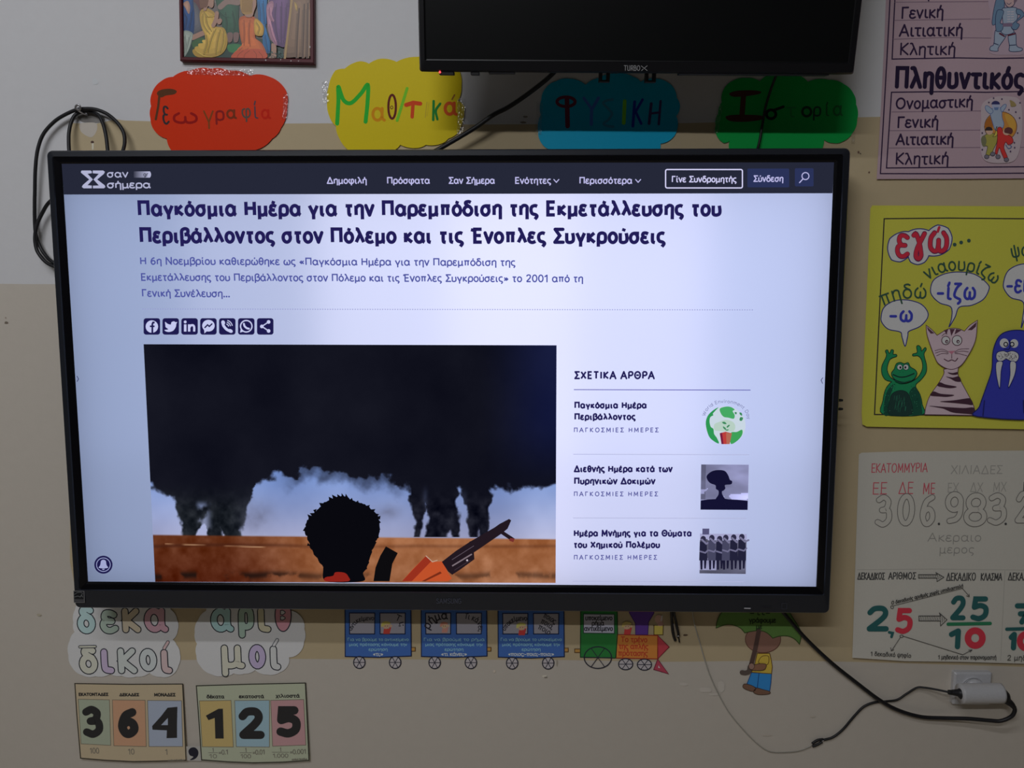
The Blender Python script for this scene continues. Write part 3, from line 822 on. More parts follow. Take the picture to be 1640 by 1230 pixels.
for bx, by, tx_, ty_, w_ in ((672, 700, 654, 684, 10), (684, 688, 664, 680, 10), (690, 672, 678, 668, 9), (716, 650, 700, 640, 10), (752, 636, 736, 616, 14), (770, 632, 748, 608, 14), (786, 630, 768, 606, 13), (800, 634, 784, 602, 12), (812, 636, 800, 604, 12), (824, 638, 826, 620, 12),
                             (846, 646, 850, 630, 12), (880, 664, 896, 648, 14), (900, 676, 918, 664, 12), (912, 690, 934, 684, 12), (924, 712, 942, 716, 12), (926, 740, 940, 742, 10), (912, 796, 914, 810, 9), (904, 810, 922, 790, 10), (652, 742, 640, 748, 10), (664, 800, 656, 806, 8), (930, 700, 938, 690, 9)):
    dx, dy = tx_ - bx, ty_ - by
    l = math.hypot(dx, dy)
    nx, ny = -dy / l * w_, dx / l * w_
    S.poly(q((bx + nx, by + ny), (bx - nx, by - ny), (bx + dx * 0.6 - nx * 0.2, by + dy * 0.6 - ny * 0.4), (tx_ + (by - ty_) * 0.15, ty_)), BK, PX)
S.poly(smooth(q((728, 943), (726, 928), (756, 922), (765, 908), (800, 910), (815, 925), (815, 943)), True, 3), E(138, 34, 26), PX)
S.poly(q((912, 943), (920, 890), (938, 845), (960, 808), (1006, 834), (985, 875), (974, 943)), E(13, 12, 15), PX)
S.poly(q((1022, 943), (1060, 900), (1115, 845), (1140, 868), (1180, 866), (1200, 910), (1215, 932), (1200, 943)), E(190, 80, 42), PX)
S.poly(q((1022, 943), (1115, 845), (1135, 866), (1060, 943)), E(150, 48, 30), PX)
S.poly(q((1098, 943), (1170, 905), (1176, 912), (1112, 943)), E(120, 44, 24), PX)
S.stroke(q((1115, 845), (1140, 868), (1158, 862)), 1.4, E(190, 160, 140), mat=PX)
GUN = E(34, 24, 32)
S.poly(q((1176, 868), (1230, 826), (1285, 790), (1380, 735), (1398, 722), (1436, 702), (1444, 708), (1430, 740), (1408, 758), (1325, 815), (1300, 832), (1302, 858), (1250, 896), (1216, 918), (1200, 905)), GUN, PX)
S.poly(q((1396, 754), (1412, 748), (1458, 778), (1452, 792)), GUN, PX)
S.poly(q((1440, 776), (1458, 778), (1452, 792), (1436, 786)), E(120, 48, 44), PX)
S.poly(q((1282, 790), (1296, 786), (1296, 800), (1286, 802)), GUN, PX)
S.stroke(q((1216, 884), (1292, 838)), 2.2, E(126, 112, 120), cap='f', mat=PX)
S.stroke(q((1215, 860), (1300, 806)), 0.9, E(96, 84, 96), cap='f', mat=PX)
S.stroke(q((1225, 900), (1286, 862)), 1.2, E(60, 48, 58), cap='f', mat=PX)
S.ell(*q((1274, 862))[0], 1.6, 1.6, E(190, 178, 188), PX)
screen = S.build('screen', [M_PAGE, M_PIX], tv)
screen['label'] = 'lit screen with the web page'

# backlight of the panel: rows of LED strips inside the housing
for j, (zz, kz) in enumerate(((0.228, 1.03), (-0.012, 1.0), (-0.252, 0.88))):
    for i, (kx, cr, cg) in enumerate(((0.54, 0.52, 0.64), (0.66, 0.60, 0.68), (0.88, 0.69, 0.73), (1.02, 0.71, 0.73), (0.94, 0.66, 0.70), (0.80, 0.58, 0.66))):
        x = -0.525 + i * 0.21
        lo = area_lamp('backlight', (x, 0.046, ZC + zz), (x, -1, ZC + zz), 0.21, 0.24, 0.20 * kx * kz * 0.95, (cr, cg, 1.0))
        lo.parent = tv
        lo.matrix_parent_inverse = Matrix.Translation(-tv.location)

# marks on the bezel
b_ = Draw(-0.0045, 0.0002, step=2e-5)
b_.text('SAMSUNG', (698.5, 966.3), (739.5, 966.3), 5.2, 1.3, C(78, 80, 92), 20)
b_.build('brand_lettering', M_PAPER, tv)
b_ = Draw(-0.0045, 0.0002, step=2e-5)
b_.stroke([(1192.5, 974.2), (1201.5, 974.4)], 1.6, C(205, 205, 212))
b_.build('white_dash_mark', M_PAPER, tv)
b_ = Draw(-0.0045, 0.0002, step=2e-5)
b_.stroke(rrect(1252, 1260, 966.5, 975.5, 0.8, 2), 0.8, C(70, 72, 84), closed=True)
b_.stroke([(1222, 972), (1236, 972.4)], 0.9, C(40, 40, 50))
b_.build('control_marks', M_PAPER, tv)['label'] = 'faint square button mark'
b_ = Draw(-0.0042, 0.0002, step=2e-5)
q = T(100, 900, 12.3)
b_.sheet(q((215, 565), (432, 568), (440, 805), (224, 805)), C(120, 120, 122), 0.0002)
b_.poly(q((228, 582), (415, 584), (420, 735), (232, 732)), C(28, 30, 34))
b_.poly(q((232, 738), (420, 740), (424, 790), (236, 788)), C(62, 62, 66))
b_.stroke(smooth(q((240, 640), (290, 605), (360, 600), (400, 622))), 1.0, C(110, 112, 114))
b_.stroke(q((240, 690), (300, 672), (350, 690), (385, 640), (375, 660), (400, 690)), 1.2, C(116, 118, 120))
b_.stroke(q((244, 762), (412, 766)), 0.8, C(120, 120, 122))
b_.build('rating_sticker', M_PRINT, tv)['label'] = 'small silver and black sticker'
for y in (641, 655):
    p = at(1343, y, 0.02)
    tube('connector', [p + Vector((-0.004, 0, 0)), p + Vector((0.003, 0, 0)), p + Vector((0.0068, 0, 0))], [0.0024, 0.0024, 0.0018], M_SHELL, tv)

# ================================================================== THE UPPER SCREEN, tilted down on its bracket
UYB = -0.060
pl, pr = at(671.5, 114.3, UYB), at(1368.5, 118.8, UYB)
UW = (pr - pl).length
xdir = (pr - pl).normalized()
tl = math.radians(9.6)
zdir = Vector((0, -math.sin(tl), math.cos(tl))); zdir = (zdir - xdir * zdir.dot(xdir)).normalized()
ydir = zdir.cross(xdir)
UF = Matrix(((xdir.x, ydir.x, zdir.x, pl.x), (xdir.y, ydir.y, zdir.y, pl.y), (xdir.z, ydir.z, zdir.z, pl.z), (0, 0, 0, 1)))
UH = UW * 9 / 16 + 0.024
tv2 = thing('television', (pl.x + UW / 2, 0.02, pl.z), 'smaller switched-off black television tilted down above the large lit screen', 'television')
def ur(i, i0=None, r=0.004):
    return rrect(i, UW - i, i if i0 is None else i0, UH - i, r, 4)
loft('bezel', [(0.045, ur(0.003)), (0.004, ur(0.0)), (0.0, ur(0.002)), (-0.001, ur(0.0085, 0.0145, 0.002)), (0.001, ur(0.0095, 0.0155, 0.001))], plain_mat('black_gloss_plastic', (0.008, 0.008, 0.010), 0.28), tv2, xf=UF)
loft('screen', [(0.001, ur(0.0095, 0.0155, 0.001)), (0.0014, ur(0.011, 0.017, 0.001))], plain_mat('dark_lcd_glass', (0.0035, 0.004, 0.0045), 0.34, 0, 0.25), tv2, False, True, UF)
loft('back_cover', [(0.045, ur(0.003)), (0.055, ur(0.05)), (0.066, ur(0.12))], M_SHELL, tv2, False, True, UF)
mid = UF @ Vector((UW / 2, 0.06, UH * 0.5))
tube('bracket_arm', [mid, Vector((mid.x, (mid.y + YW) / 2, mid.z)), Vector((mid.x, YW, mid.z))], 0.022, M_SHELL, tv2)
uq = lambda px, py: at(px, py, UYB - 0.0015)
b_ = Draw(UYB - 0.003, 0.0, step=2e-5)
b_.text('TURBO', (999, 112.8), (1025.5, 113.0), 5.6, 1.0, C(150, 150, 152), 22)
b_.stroke([(1027, 105.6), (1036.5, 113)], 1.0, C(150, 150, 152)); b_.stroke([(1036.5, 105.4), (1031.5, 109.4)], 1.0, C(150, 150, 152)); b_.stroke([(1027.5, 113), (1030.2, 110.6)], 1.0, C(150, 150, 152))
b_.build('brand_lettering', M_PAPER, tv2)
def ubox(name, xa, xb, za, zb, ya, yb, mat):
    return box(name, xa, xb, ya, yb, za, zb, mat, tv2, 0.001, UF)
mpp = UW / 697.0
ubox('button_strip', (703 - 671.5) * mpp, (727 - 671.5) * mpp, -0.0042, 0.0012, 0.004, 0.018, M_SHELL)
ubox('button_strip', (754 - 671.5) * mpp, (768 - 671.5) * mpp, -0.0042, 0.0012, 0.004, 0.018, M_SHELL)
ubox('lower_lip', (783 - 671.5) * mpp, (826 - 671.5) * mpp, -0.002, 0.0012, 0.004, 0.02, M_SHELL)
ubox('lower_lip', (1090 - 671.5) * mpp, (1330 - 671.5) * mpp, -0.0018, 0.0012, 0.004, 0.02, M_SHELL)
led = mesh_obj('standby_light', *(lambda c, r: ([c + Vector((r * math.cos(a) * math.sin(t), r * math.cos(t), r * math.sin(a) * math.sin(t))) for t in (0.3, 0.9, 1.6, 2.3, 2.8) for a in [k * math.pi / 4 for k in range(8)]],
               [[i * 8 + k, i * 8 + (k + 1) % 8, (i + 1) * 8 + (k + 1) % 8, (i + 1) * 8 + k] for i in range(4) for k in range(8)] + [list(range(8)), list(range(32, 40))]))(at(704.5, 115.6, UYB + 0.002), 0.0017), glow_mat('red_led', (1.0, 0.06, 0.07), 2.2), tv2)
led['label'] = 'tiny red light'
for xa in (972, 1047.5):                   # U-shaped stand sockets under the rear edge
    for s in (-6.2, 6.2):
        ubox('stand_socket', (xa + s - 2.6 - 671.5) * mpp, (xa + s + 2.6 - 671.5) * mpp, -0.012, 0.008, 0.022, 0.034, M_SHELL)
    ubox('stand_socket', (xa - 6 - 671.5) * mpp, (xa + 6 - 671.5) * mpp, -0.012, -0.0085, 0.022, 0.034, M_SHELL)
# ================================================================== FRAMED PICTURE (devotional print, shown from the figures' waists down)
pic = thing('framed_picture', at(395, 98, YW), 'picture of robed kneeling figures in a thin maroon wooden frame', 'picture')
fo = [at(x, y, YW - 0.012) for x, y in ((283.5, -150), (501.5, -150), (503, 101.7), (287.7, 97))]
fi = [at(x, y, YW - 0.012) for x, y in ((289.5, -143), (494.5, -143), (496.7, 94), (293.6, 91))]
fb = [Vector((p.x, YW - 0.0002, p.z)) for p in fo]
fr = [Vector((p.x, YW - 0.0085, p.z)) for p in fi]
fo2 = [Vector((p.x * 0.996 + fi[i].x * 0.004, p.y, p.z)) for i, p in enumerate(fo)]
vs = fb + [Vector((p.x, p.y + 0.002, p.z)) for p in fo] + [(a * 0.8 + b * 0.2) + Vector((0, -0.001, 0)) for a, b in zip(fo, fi)] + [(a * 0.2 + b * 0.8) + Vector((0, -0.001, 0)) for a, b in zip(fo, fi)] + [Vector((p.x, p.y + 0.001, p.z)) for p in fi] + fr
fs = [[k * 4 + i, k * 4 + (i + 1) % 4, (k + 1) * 4 + (i + 1) % 4, (k + 1) * 4 + i] for k in range(5) for i in range(4)]
mesh_obj('frame', vs, fs, M_WOOD, pic)
d = Draw(YW, 0.0072, step=1.6e-5)
k = 0.56
d.sheet([(286, -146), (498, -146), (499, 97), (291, 94)], C(96, 88, 86, k), 0.001)
q = T(280, 0, 7.13)
sk = C(150, 116, 100, k)
def robe(pts, col, fold, folds=(), lw=0.9):
    P = smooth(q(*pts), True, 5)
    d.poly(P, tuple(a * 0.55 + b * 0.45 for a, b in zip(col, fold)))
    mx, my = sum(p[0] for p in P) / len(P), sum(p[1] for p in P) / len(P)
    for sc, g in ((0.86, 1.0), (0.66, 1.16), (0.42, 1.34)):      # the painter's soft modelling of the cloth
        d.poly([(mx - 0.6 + (x - mx) * sc * (1 - 0.12 * (1 - sc)), my - 0.6 + (y - my) * sc) for x, y in P], tuple(c * g for c in col))
    for f in folds:
        c = smooth(q(*f), n=5)
        for o_, g_ in ((-2.2, 0.72), (-1.1, 0.9), (2.4, 1.2)):
            d.stroke([(x + o_, y) for x, y in c[1:-1]], lw * 1.2, tuple(v * g_ for v in col))
        d.stroke(c, lw * 1.25, fold)
        d.stroke([(x + lw * 1.1, y) for x, y in c], lw * 0.7, tuple(min(0.9, c_ * 1.45) for c_ in col))
d.poly(q((70, -1040), (1560, -1040), (1560, 30), (70, 30)), C(122, 118, 112, k))
d.poly(q((75, 300), (700, 380), (1560, 560), (1560, 690), (75, 680)), C(36, 58, 52, k))       # dark grass
d.poly(q((190, -1040), (330, -1040), (300, 120), (230, 140), (190, -100)), C(88, 52, 56, k))
d.poly(smooth(q((600, 520), (690, 500), (770, 520), (800, 570), (700, 600), (620, 590)), True), C(48, 110, 66, k))
d.poly(smooth(q((200, 480), (300, 430), (360, 470), (320, 540), (220, 550)), True), C(54, 88, 52, k))
robe(((190, 60), (240, 40), (290, 150), (310, 330), (240, 390), (190, 380)), C(84, 84, 90, k), C(60, 60, 66, k))
robe(((75, -260), (180, -220), (215, 60), (226, 180), (215, 380), (150, 400), (90, 390), (75, 50)), C(24, 62, 110, k), C(14, 36, 70, k), (((110, 150), (140, 220), (120, 330)), ((200, 120), (190, 230), (170, 340))))
robe(((95, 40), (150, 10), (175, 80), (160, 160), (120, 90)), sk, sk)
d.stroke(q((205, 430), (260, 405), (340, 370)), 8, sk)
robe(((95, 360), (200, 375), (195, 460), (160, 570), (105, 650), (97, 560)), C(142, 152, 142, k), C(104, 116, 108, k), (((120, 400), (130, 500), (110, 600)), ((180, 400), (150, 520), (125, 600))))
robe(((460, -40), (560, -120), (720, -60), (730, 220), (735, 370), (650, 400), (560, 380), (520, 200)), C(40, 76, 58, k), C(26, 52, 40, k), (((580, 140), (600, 260), (590, 370)), ((660, 130), (690, 260), (680, 360)), ((500, 120), (560, 180), (640, 200))))
for x in (630, 700):
    d.poly(smooth(q((x - 30, 380), (x + 30, 380), (x + 22, 470), (x - 22, 480)), True), C(112, 88, 84, k))
d.stroke(smooth(q((520, 80), (600, 20), (720, 30))), 9, C(128, 106, 98, k))
YL, YD = C(178, 146, 66, k), C(128, 98, 34, k)
robe(((290, 130), (350, 90), (440, 130), (470, 200), (430, 240), (460, 300), (560, 320), (600, 430), (590, 540), (530, 620), (420, 655), (260, 650), (205, 600), (215, 560), (300, 545), (345, 470), (340, 390), (310, 330), (285, 220)), YL, YD,
     (((320, 160), (330, 280), (400, 390)), ((360, 150), (370, 260), (420, 360)), ((470, 330), (420, 450), (380, 600)), ((520, 340), (490, 480), (470, 620)), ((560, 360), (555, 480), (520, 600)), ((240, 590), (330, 640), (420, 650)), ((360, 400), (370, 500), (330, 620)), ((330, 130), (380, 190), (440, 180))))
d.poly(smooth(q((360, -160), (430, -170), (445, 40), (420, 90), (380, 70), (355, 120), (325, 110), (350, 20)), True), sk)
d.poly(smooth(q((280, -260), (390, -260), (380, 40), (330, 90), (285, 60)), True), C(104, 70, 52, k))
d.stroke(smooth(q((440, 290), (470, 220), (480, 150))), 6.5, sk)
d.stroke(smooth(q((505, 255), (515, 235))), 7, sk)
BL, BD = C(26, 92, 140, k), C(16, 60, 100, k)
robe(((935, -300), (1060, -300), (1050, 120), (1040, 330), (1090, 480), (1080, 610), (1010, 560), (1000, 420), (960, 300)), BL, BD, (((960, 20), (980, 160), (975, 280)), ((1010, 10), (1020, 160), (1030, 300)), ((1030, 400), (1050, 500), (1060, 590))))
OR, OD = C(178, 92, 46, k), C(140, 58, 26, k)
robe(((735, 215), (790, 180), (870, 180), (930, 220), (930, 330), (920, 430), (990, 490), (1040, 590), (1030, 665), (660, 668), (700, 590), (770, 545), (750, 440), (735, 330)), OR, OD,
     (((790, 230), (800, 380), (790, 520)), ((860, 230), (850, 380), (860, 530)), ((770, 545), (720, 600), (690, 660)), ((840, 550), (780, 600), (760, 660)), ((900, 560), (980, 600), (1000, 660)), ((860, 570), (900, 610), (890, 660))))
d.poly(smooth(q((700, 590), (850, 560), (1000, 570), (1035, 665), (665, 667)), True), C(176, 74, 46, k))
for f in (((780, 580), (730, 620), (710, 660)), ((850, 580), (800, 620), (790, 660)), ((900, 580), (930, 620), (930, 660)), ((960, 590), (1000, 640), (1000, 660))):
    d.stroke(smooth(q(*f)), 1.0, OD)
robe(((905, 240), (940, 215), (1010, 290), (1015, 370), (990, 410), (915, 390)), C(182, 140, 52, k), YD, (((930, 250), (970, 320), (950, 390)),))
d.poly(smooth(q((800, -60), (900, -80), (930, 40), (905, 130), (880, 190), (810, 190), (790, 120)), True), sk)
d.poly(smooth(q((760, -120), (860, -140), (900, -40), (880, 60), (880, 150), (800, 165), (760, 130), (745, 20)), True), C(150, 116, 66, k))
for i in range(9):
    x = 765 + i * 14
    d.stroke(smooth(q((x, -40 + i * 4), (x + 10, 60), (x - 4, 140))), 0.7, C(112, 80, 40, k))
PU, PD = C(92, 64, 104, k), C(62, 42, 76, k)
robe(((1080, -300), (1320, -300), (1310, 60), (1300, 280), (1260, 520), (1190, 525), (1120, 480), (1100, 300)), PU, PD, (((1160, 40), (1150, 250), (1190, 500)), ((1220, 20), (1220, 280), (1220, 500)), ((1280, 40), (1270, 260), (1245, 480))))
robe(((1050, 60), (1110, 10), (1130, 60), (1100, 180), (1110, 300), (1170, 510), (1110, 470), (1070, 360), (1050, 200)), C(156, 112, 132, k), C(118, 76, 98, k), (((1080, 90), (1090, 180), (1120, 250)), ((1080, 280), (1110, 400), (1150, 490))))
d.poly(smooth(q((1105, 500), (1155, 520), (1160, 600), (1150, 660), (1060, 660), (1100, 630)), True), sk)
BR_, BRD = C(112, 88, 70, k), C(80, 60, 48, k)
robe(((1330, -300), (1540, -300), (1545, 560), (1540, 640), (1390, 652), (1246, 640), (1270, 440), (1310, 120)), BR_, BRD, (((1420, 100), (1400, 400), (1390, 660)), ((1480, 50), (1470, 400), (1460, 660)), ((1520, 40), (1515, 400), (1510, 660))), 2.2)
d.stroke(q((1335, 0), (1300, 300), (1256, 668)), 3.6, C(150, 122, 78, k))
robe(((1365, 20), (1400, 60), (1400, 130), (1380, 110)), C(150, 124, 66, k), BRD)
for i in range(60):
    a = random.uniform(1060, 1240); b = random.uniform(590, 665)
    d.ell(*q((a, b))[0], 0.8, 0.5, C(60, 100, 96, k) if i % 2 else C(30, 56, 54, k))
# heads and shoulders above the crop line
for x, y, c in ((130, -360, (96, 66, 48)), (400, -330, (110, 76, 54)), (620, -300, (70, 52, 44)), (830, -330, (150, 116, 66)), (1000, -480, (90, 62, 46)), (1190, -470, (80, 58, 46)), (1430, -480, (96, 80, 70))):
    d.ell(*q((x, y))[0], 9, 11, sk); d.poly(ellipse(*q((x, y - 20))[0], 10, 9, 180, 360, n=12), C(*c, k))
d.build('print', M_PRINT, pic)
for x, y, rx, ry in ((425.5, 96.4, 1.0, 1.2), (466, 97.4, 1.0, 0.8), (478, 97.6, 1.0, 0.6), (496.4, 75.2, 0.9, 1.8), (449.5, 95.6, 0.8, 1.0)):
    dd = Draw(YW - 0.013, 0.0002)
    dd.ell(x, y, rx, ry, (0.75, 0.73, 0.72), n=8)
    dd.build('paint_chip', M_PAPER, pic)['label'] = 'tiny white chip in the maroon lacquer'

# ================================================================== SUBJECT SIGNS (cut-out clouds)
def cloud_sign(nodes, face, k, label, bulge=0.13, glint_strips=()):
    ctr = (sum(p[0] for p in nodes) / len(nodes), max(p[1] for p in nodes))
    t = thing('subject_sign', at(*ctr, YW), label, 'sign', 'laminated cloud signs naming school subjects')
    d = Draw(YW, 0.0012)
    d.sheet(scallop(nodes, bulge), C(*face, k), 0.0012)
    d.build('card', M_CARD, t)
    for (x0, y0), (x1, y1), w_ in glint_strips:                     # crinkled lamination film strips, added along the edge to catch glints
        dx, dy = x1 - x0, y1 - y0
        l = math.hypot(dx, dy)
        nx, ny = -dy / l, dx / l
        m, n = max(4, int(l / 1.3)), max(3, int(w_ / 1.3))
        vs, fs = [], []
        for i in range(m + 1):
            for j in range(n + 1):
                a, b_ = i / m, j / n - 0.5
                vs.append(at(x0 + dx * a + nx * w_ * b_ + random.uniform(-.4, .4), y0 + dy * a + ny * w_ * b_ + random.uniform(-.4, .4), YW - 0.0034 - random.uniform(0, 0.0009)))
        for i in range(m):
            for j in range(n):
                fs.append([i * (n + 1) + j, i * (n + 1) + j + 1, (i + 1) * (n + 1) + j + 1, (i + 1) * (n + 1) + j])
        mesh_obj('glint_film', vs, fs, M_FILM, t)
    return t, Draw(YW, 0.00245)

M_FILM, nt, b = new_mat('clear_glint_film')
o_ = nt.nodes['Material Output']
mx_ = nt.nodes.new('ShaderNodeMixShader'); tr_ = nt.nodes.new('ShaderNodeBsdfTransparent'); gl_ = nt.nodes.new('ShaderNodeBsdfGlossy')
gl_.inputs['Roughness'].default_value = 0.22
mx_.inputs['Fac'].default_value = 0.16
nt.links.new(tr_.outputs[0], mx_.inputs[1]); nt.links.new(gl_.outputs[0], mx_.inputs[2]); nt.links.new(mx_.outputs[0], o_.inputs['Surface'])

t, d = cloud_sign([(242, 170), (243, 150), (258, 130), (277, 123), (305, 113), (338, 110), (366, 113), (400, 121), (432, 123), (457, 143), (460, 170), (450, 205), (436, 222), (410, 240), (330, 262), (277, 244), (267, 222), (248, 210), (241, 190)],
                  (190, 34, 4), 0.36, 'orange-red cloud sign reading geography in Greek, under the framed picture', 0.09, (((300, 114), (405, 117), 10), ((458, 150), (456, 190), 8)))
k = 0.36
d.poly(smooth([(251.5, 151), (254, 145.5), (264, 142.5), (276, 142.5), (283, 146), (279, 151), (266, 153), (258, 156)], True), C(66, 40, 24, k))
d.stroke([(255.5, 150), (253.5, 170), (249.5, 191)], 3.6, C(66, 40, 24, k))
for ch, a, b, y, xh, wd, c in (('ε', 260.5, 272, 198, 27, 3.2, (38, 34, 36)), ('ω', 277, 317, 196.5, 15, 4.0, (112, 16, 14)), ('γ', 326, 343, 197, 19, 2.6, (96, 50, 22)), ('ρ', 345, 360, 192, 14, 3.2, (104, 22, 22)), ('α', 362.5, 379.5, 189, 12.5, 3.4, (92, 38, 20)),
                              ('φ', 387, 402, 188, 14, 2.6, (66, 58, 52)), ('ί', 407, 413.5, 189, 18, 2.4, (66, 50, 56)), ('α', 418, 434, 189, 13, 3.2, (146, 26, 14))):
    d.letter(ch, a, b, y, xh, wd, C(*c, k))
d.build('lettering', M_PAPER, t)

t, d = cloud_sign([(524, 161), (526, 140), (537, 113), (552, 110), (576, 98), (591, 102), (610, 94), (635, 99), (668, 91), (705, 96), (736, 114), (739, 138), (734, 161), (744, 171), (734, 212), (718, 222), (707, 230), (682, 232), (668, 237), (641, 232), (632, 240), (598, 248), (561, 243), (543, 221), (538, 202), (528, 188)],
                  (160, 134, 6), 0.34, 'yellow cloud sign reading mathematics in many coloured Greek letters', 0.07, (((739, 158), (738, 216), 13), ((520, 130), (522, 165), 9)))
k = 0.34
G_ = C(34, 128, 40, k)
d.stroke(smooth([(540, 198), (542, 160), (542, 139), (550, 160), (562, 165), (578, 150), (589, 136), (588.5, 165), (585.5, 195)]), 6.4, G_)
d.letter('α', 595, 618, 192.5, 19, 4.6, C(178, 100, 18, k))
d.ring(628, 171, 6, 19, 3.6, C(70, 26, 24, k)); d.ring(627.3, 172, 2.0, 2.4, 1.0, C(70, 26, 24, k))
d.stroke([(652, 141.5), (636, 193)], 4.6, C(84, 142, 34, k))
d.stroke([(650.5, 168), (662, 164.5), (673, 166)], 6.6, C(190, 52, 26, k)); d.stroke([(661.5, 166), (660, 187)], 5.6, C(190, 52, 26, k))
d.stroke([(683.5, 164), (681, 188)], 1.6, C(140, 122, 34, k)); d.stroke([(687, 164), (684, 186)], 0.8, C(140, 122, 34, k))
d.stroke([(694.5, 162), (693.8, 192)], 4.0, C(24, 92, 38, k)); d.stroke(smooth([(705, 166), (698, 177), (700.5, 191)]), 3.8, C(24, 92, 38, k))
d.letter('α', 710.5, 733, 183, 18, 5.0, C(196, 62, 26, k)); d.stroke([(728, 152), (724, 159)], 2.4, C(110, 70, 30, k))
d.build('lettering', M_PAPER, t)

t, d = cloud_sign([(866, 184), (867, 160), (874, 141), (891, 130), (912, 126), (938, 136), (959, 125), (987, 118), (1014, 123), (1026, 131), (1052, 126), (1076, 137), (1084, 157), (1089, 171), (1083, 186), (1085, 205), (1076, 222), (1058, 230), (1055, 244), (980, 262), (896, 240), (881, 240), (867, 229), (862, 212)],
                  (8, 110, 180), 0.28, 'blue cloud sign reading physics in Greek capitals', 0.09, (((864, 164), (862, 216), 10),))
k = 0.28
c_ = C(70, 22, 42, k)
d.ring(906.5, 163, 14.5, 7.6, 5.0, c_); d.stroke([(908, 157), (909, 202)], 7.4, c_)
c_ = C(46, 78, 158, k)
d.stroke([(935, 157), (948, 175)], 4.6, c_); d.stroke([(958.5, 157), (947.5, 176), (947, 199)], 5.2, c_)
d.stroke(smooth([(981, 159.5), (972, 161), (966, 165), (973, 173), (980, 182), (975, 191), (967, 198), (974, 202), (982, 203)]), 4.0, C(38, 92, 118, k))
d.stroke([(1000.5, 162), (999, 197)], 6.0, C(80, 138, 34, k))
c_ = C(16, 32, 112, k)
d.stroke([(1016.5, 163), (1013.5, 202)], 4.6, c_); d.stroke([(1029, 159.5), (1018, 179), (1027, 198)], 4.2, c_)
c_ = C(44, 36, 74, k)
d.stroke([(1043, 166), (1039.5, 198)], 4.6, c_); d.stroke([(1058, 162), (1055, 199)], 3.8, c_); d.stroke([(1041, 182), (1057, 180)], 3.6, c_)
d.build('lettering', M_PAPER, t)

t, d = cloud_sign([(1146, 201), (1150, 182), (1156, 164), (1159, 143), (1173, 130), (1195, 125), (1217, 130), (1236, 119), (1268, 117), (1294, 131), (1328, 128), (1352, 135), (1367, 150), (1371, 167), (1373, 191), (1366, 212), (1349, 227), (1335, 229), (1320, 224), (1312, 246), (1240, 262), (1170, 246), (1168, 226), (1159, 229), (1147, 215)],
                  (8, 104, 44), 0.26, 'green cloud sign reading history in Greek, with a black cable hanging across it', 0.09, (((1154, 168), (1146, 214), 8), ((1367, 212), (1366, 230), 6)))
k = 0.26
c_ = C(48, 24, 22, k)
d.poly(smooth([(1168, 150), (1180, 145.5), (1205, 144.5), (1219, 147), (1214, 151), (1195, 154), (1175, 155)], True), c_)
d.stroke([(1191, 150), (1188, 190)], 8.4, c_)
d.poly(smooth([(1162, 187), (1175, 184), (1205, 184), (1221, 186), (1218, 192), (1195, 195), (1170, 194)], True), c_)
d.ring(1235, 183, 7.5, 7.0, 4.6, C(8, 18, 12, k)); d.stroke([(1238, 177), (1254.5, 171)], 4.4, C(8, 18, 12, k))
d.letter('τ', 1259, 1275, 187, 15, 2.4, C(20, 88, 44, k))
d.ring(1292, 179, 7.0, 7.2, 4.0, C(12, 38, 24, k))
d.letter('ρ', 1302, 1315, 185.5, 14, 2.8, C(12, 42, 30, k))
d.letter('ί', 1322, 1328, 185, 14, 2.4, C(14, 62, 34, k))
d.letter('α', 1333.5, 1350, 184.5, 14.5, 3.0, C(16, 70, 36, k))
d.build('lettering', M_PAPER, t)

# ================================================================== CABLES, HOOK
hk = thing('wall_hook', at(125, 178, YW), 'small steel screw hook in the wall holding the coiled black cable', 'hook')
pix_tube('shank', [(140, 184, 0.0), (132, 180.5, 0.010), (125.5, 176.5, 0.021)], [0.0022, 0.0022, 0.0022], M_STEEL, hk)
pix_tube('ring', [(125.5, 176.5, 0.021), (121, 172.5, 0.023), (122.5, 168.8, 0.024), (127, 168.5, 0.024), (129, 173, 0.023), (126, 177, 0.022)], 0.0016, M_STEEL, hk)
cc = thing('coiled_cable', at(110, 300, YW), 'black cable looped over the wall hook at the top left corner of the large screen', 'cable')
q = T(40, 160, 4.394)
def z3(pts, ds):
    return [(x, y, o) for (x, y), o in zip(pts, ds)]
R1 = 0.0030
pix_tube('loop', z3(q((690, 360), (702, 300), (694, 230), (650, 160), (580, 100), (500, 68), (430, 62), (370, 68), (300, 95), (210, 150), (130, 240), (90, 350), (74, 480), (70, 620), (68, 760), (70, 880), (78, 950), (110, 1040), (150, 1100), (186, 1135), (260, 1180)),
         (0.028, 0.022, 0.018, 0.016, 0.014, 0.014, 0.014, 0.014, 0.014, 0.014, 0.015, 0.016, 0.016, 0.014, 0.012, 0.010, 0.010, 0.011, 0.014, 0.018, 0.022)), R1, M_CABLE, cc)
pix_tube('loop', z3(q((312, 380), (308, 300), (310, 230), (325, 160), (355, 105), (410, 80), (470, 84), (520, 110), (550, 170), (570, 250), (580, 330), (586, 400)), (0.026, 0.022, 0.018, 0.014, 0.010, 0.0075, 0.0075, 0.010, 0.014, 0.018, 0.022, 0.026)), R1, M_CABLE, cc)
pix_tube('loop', z3(q((230, 670), (162, 730), (120, 800), (92, 860), (74, 930), (72, 1000), (90, 1070), (140, 1135), (190, 1166), (260, 1190)), (0.024, 0.020, 0.016, 0.0165, 0.017, 0.017, 0.018, 0.020, 0.022, 0.024)), R1, M_CABLE, cc)
c1 = thing('cable', at(800, 180, YW), 'black cable slanting from the upper television down behind the large screen', 'cable')
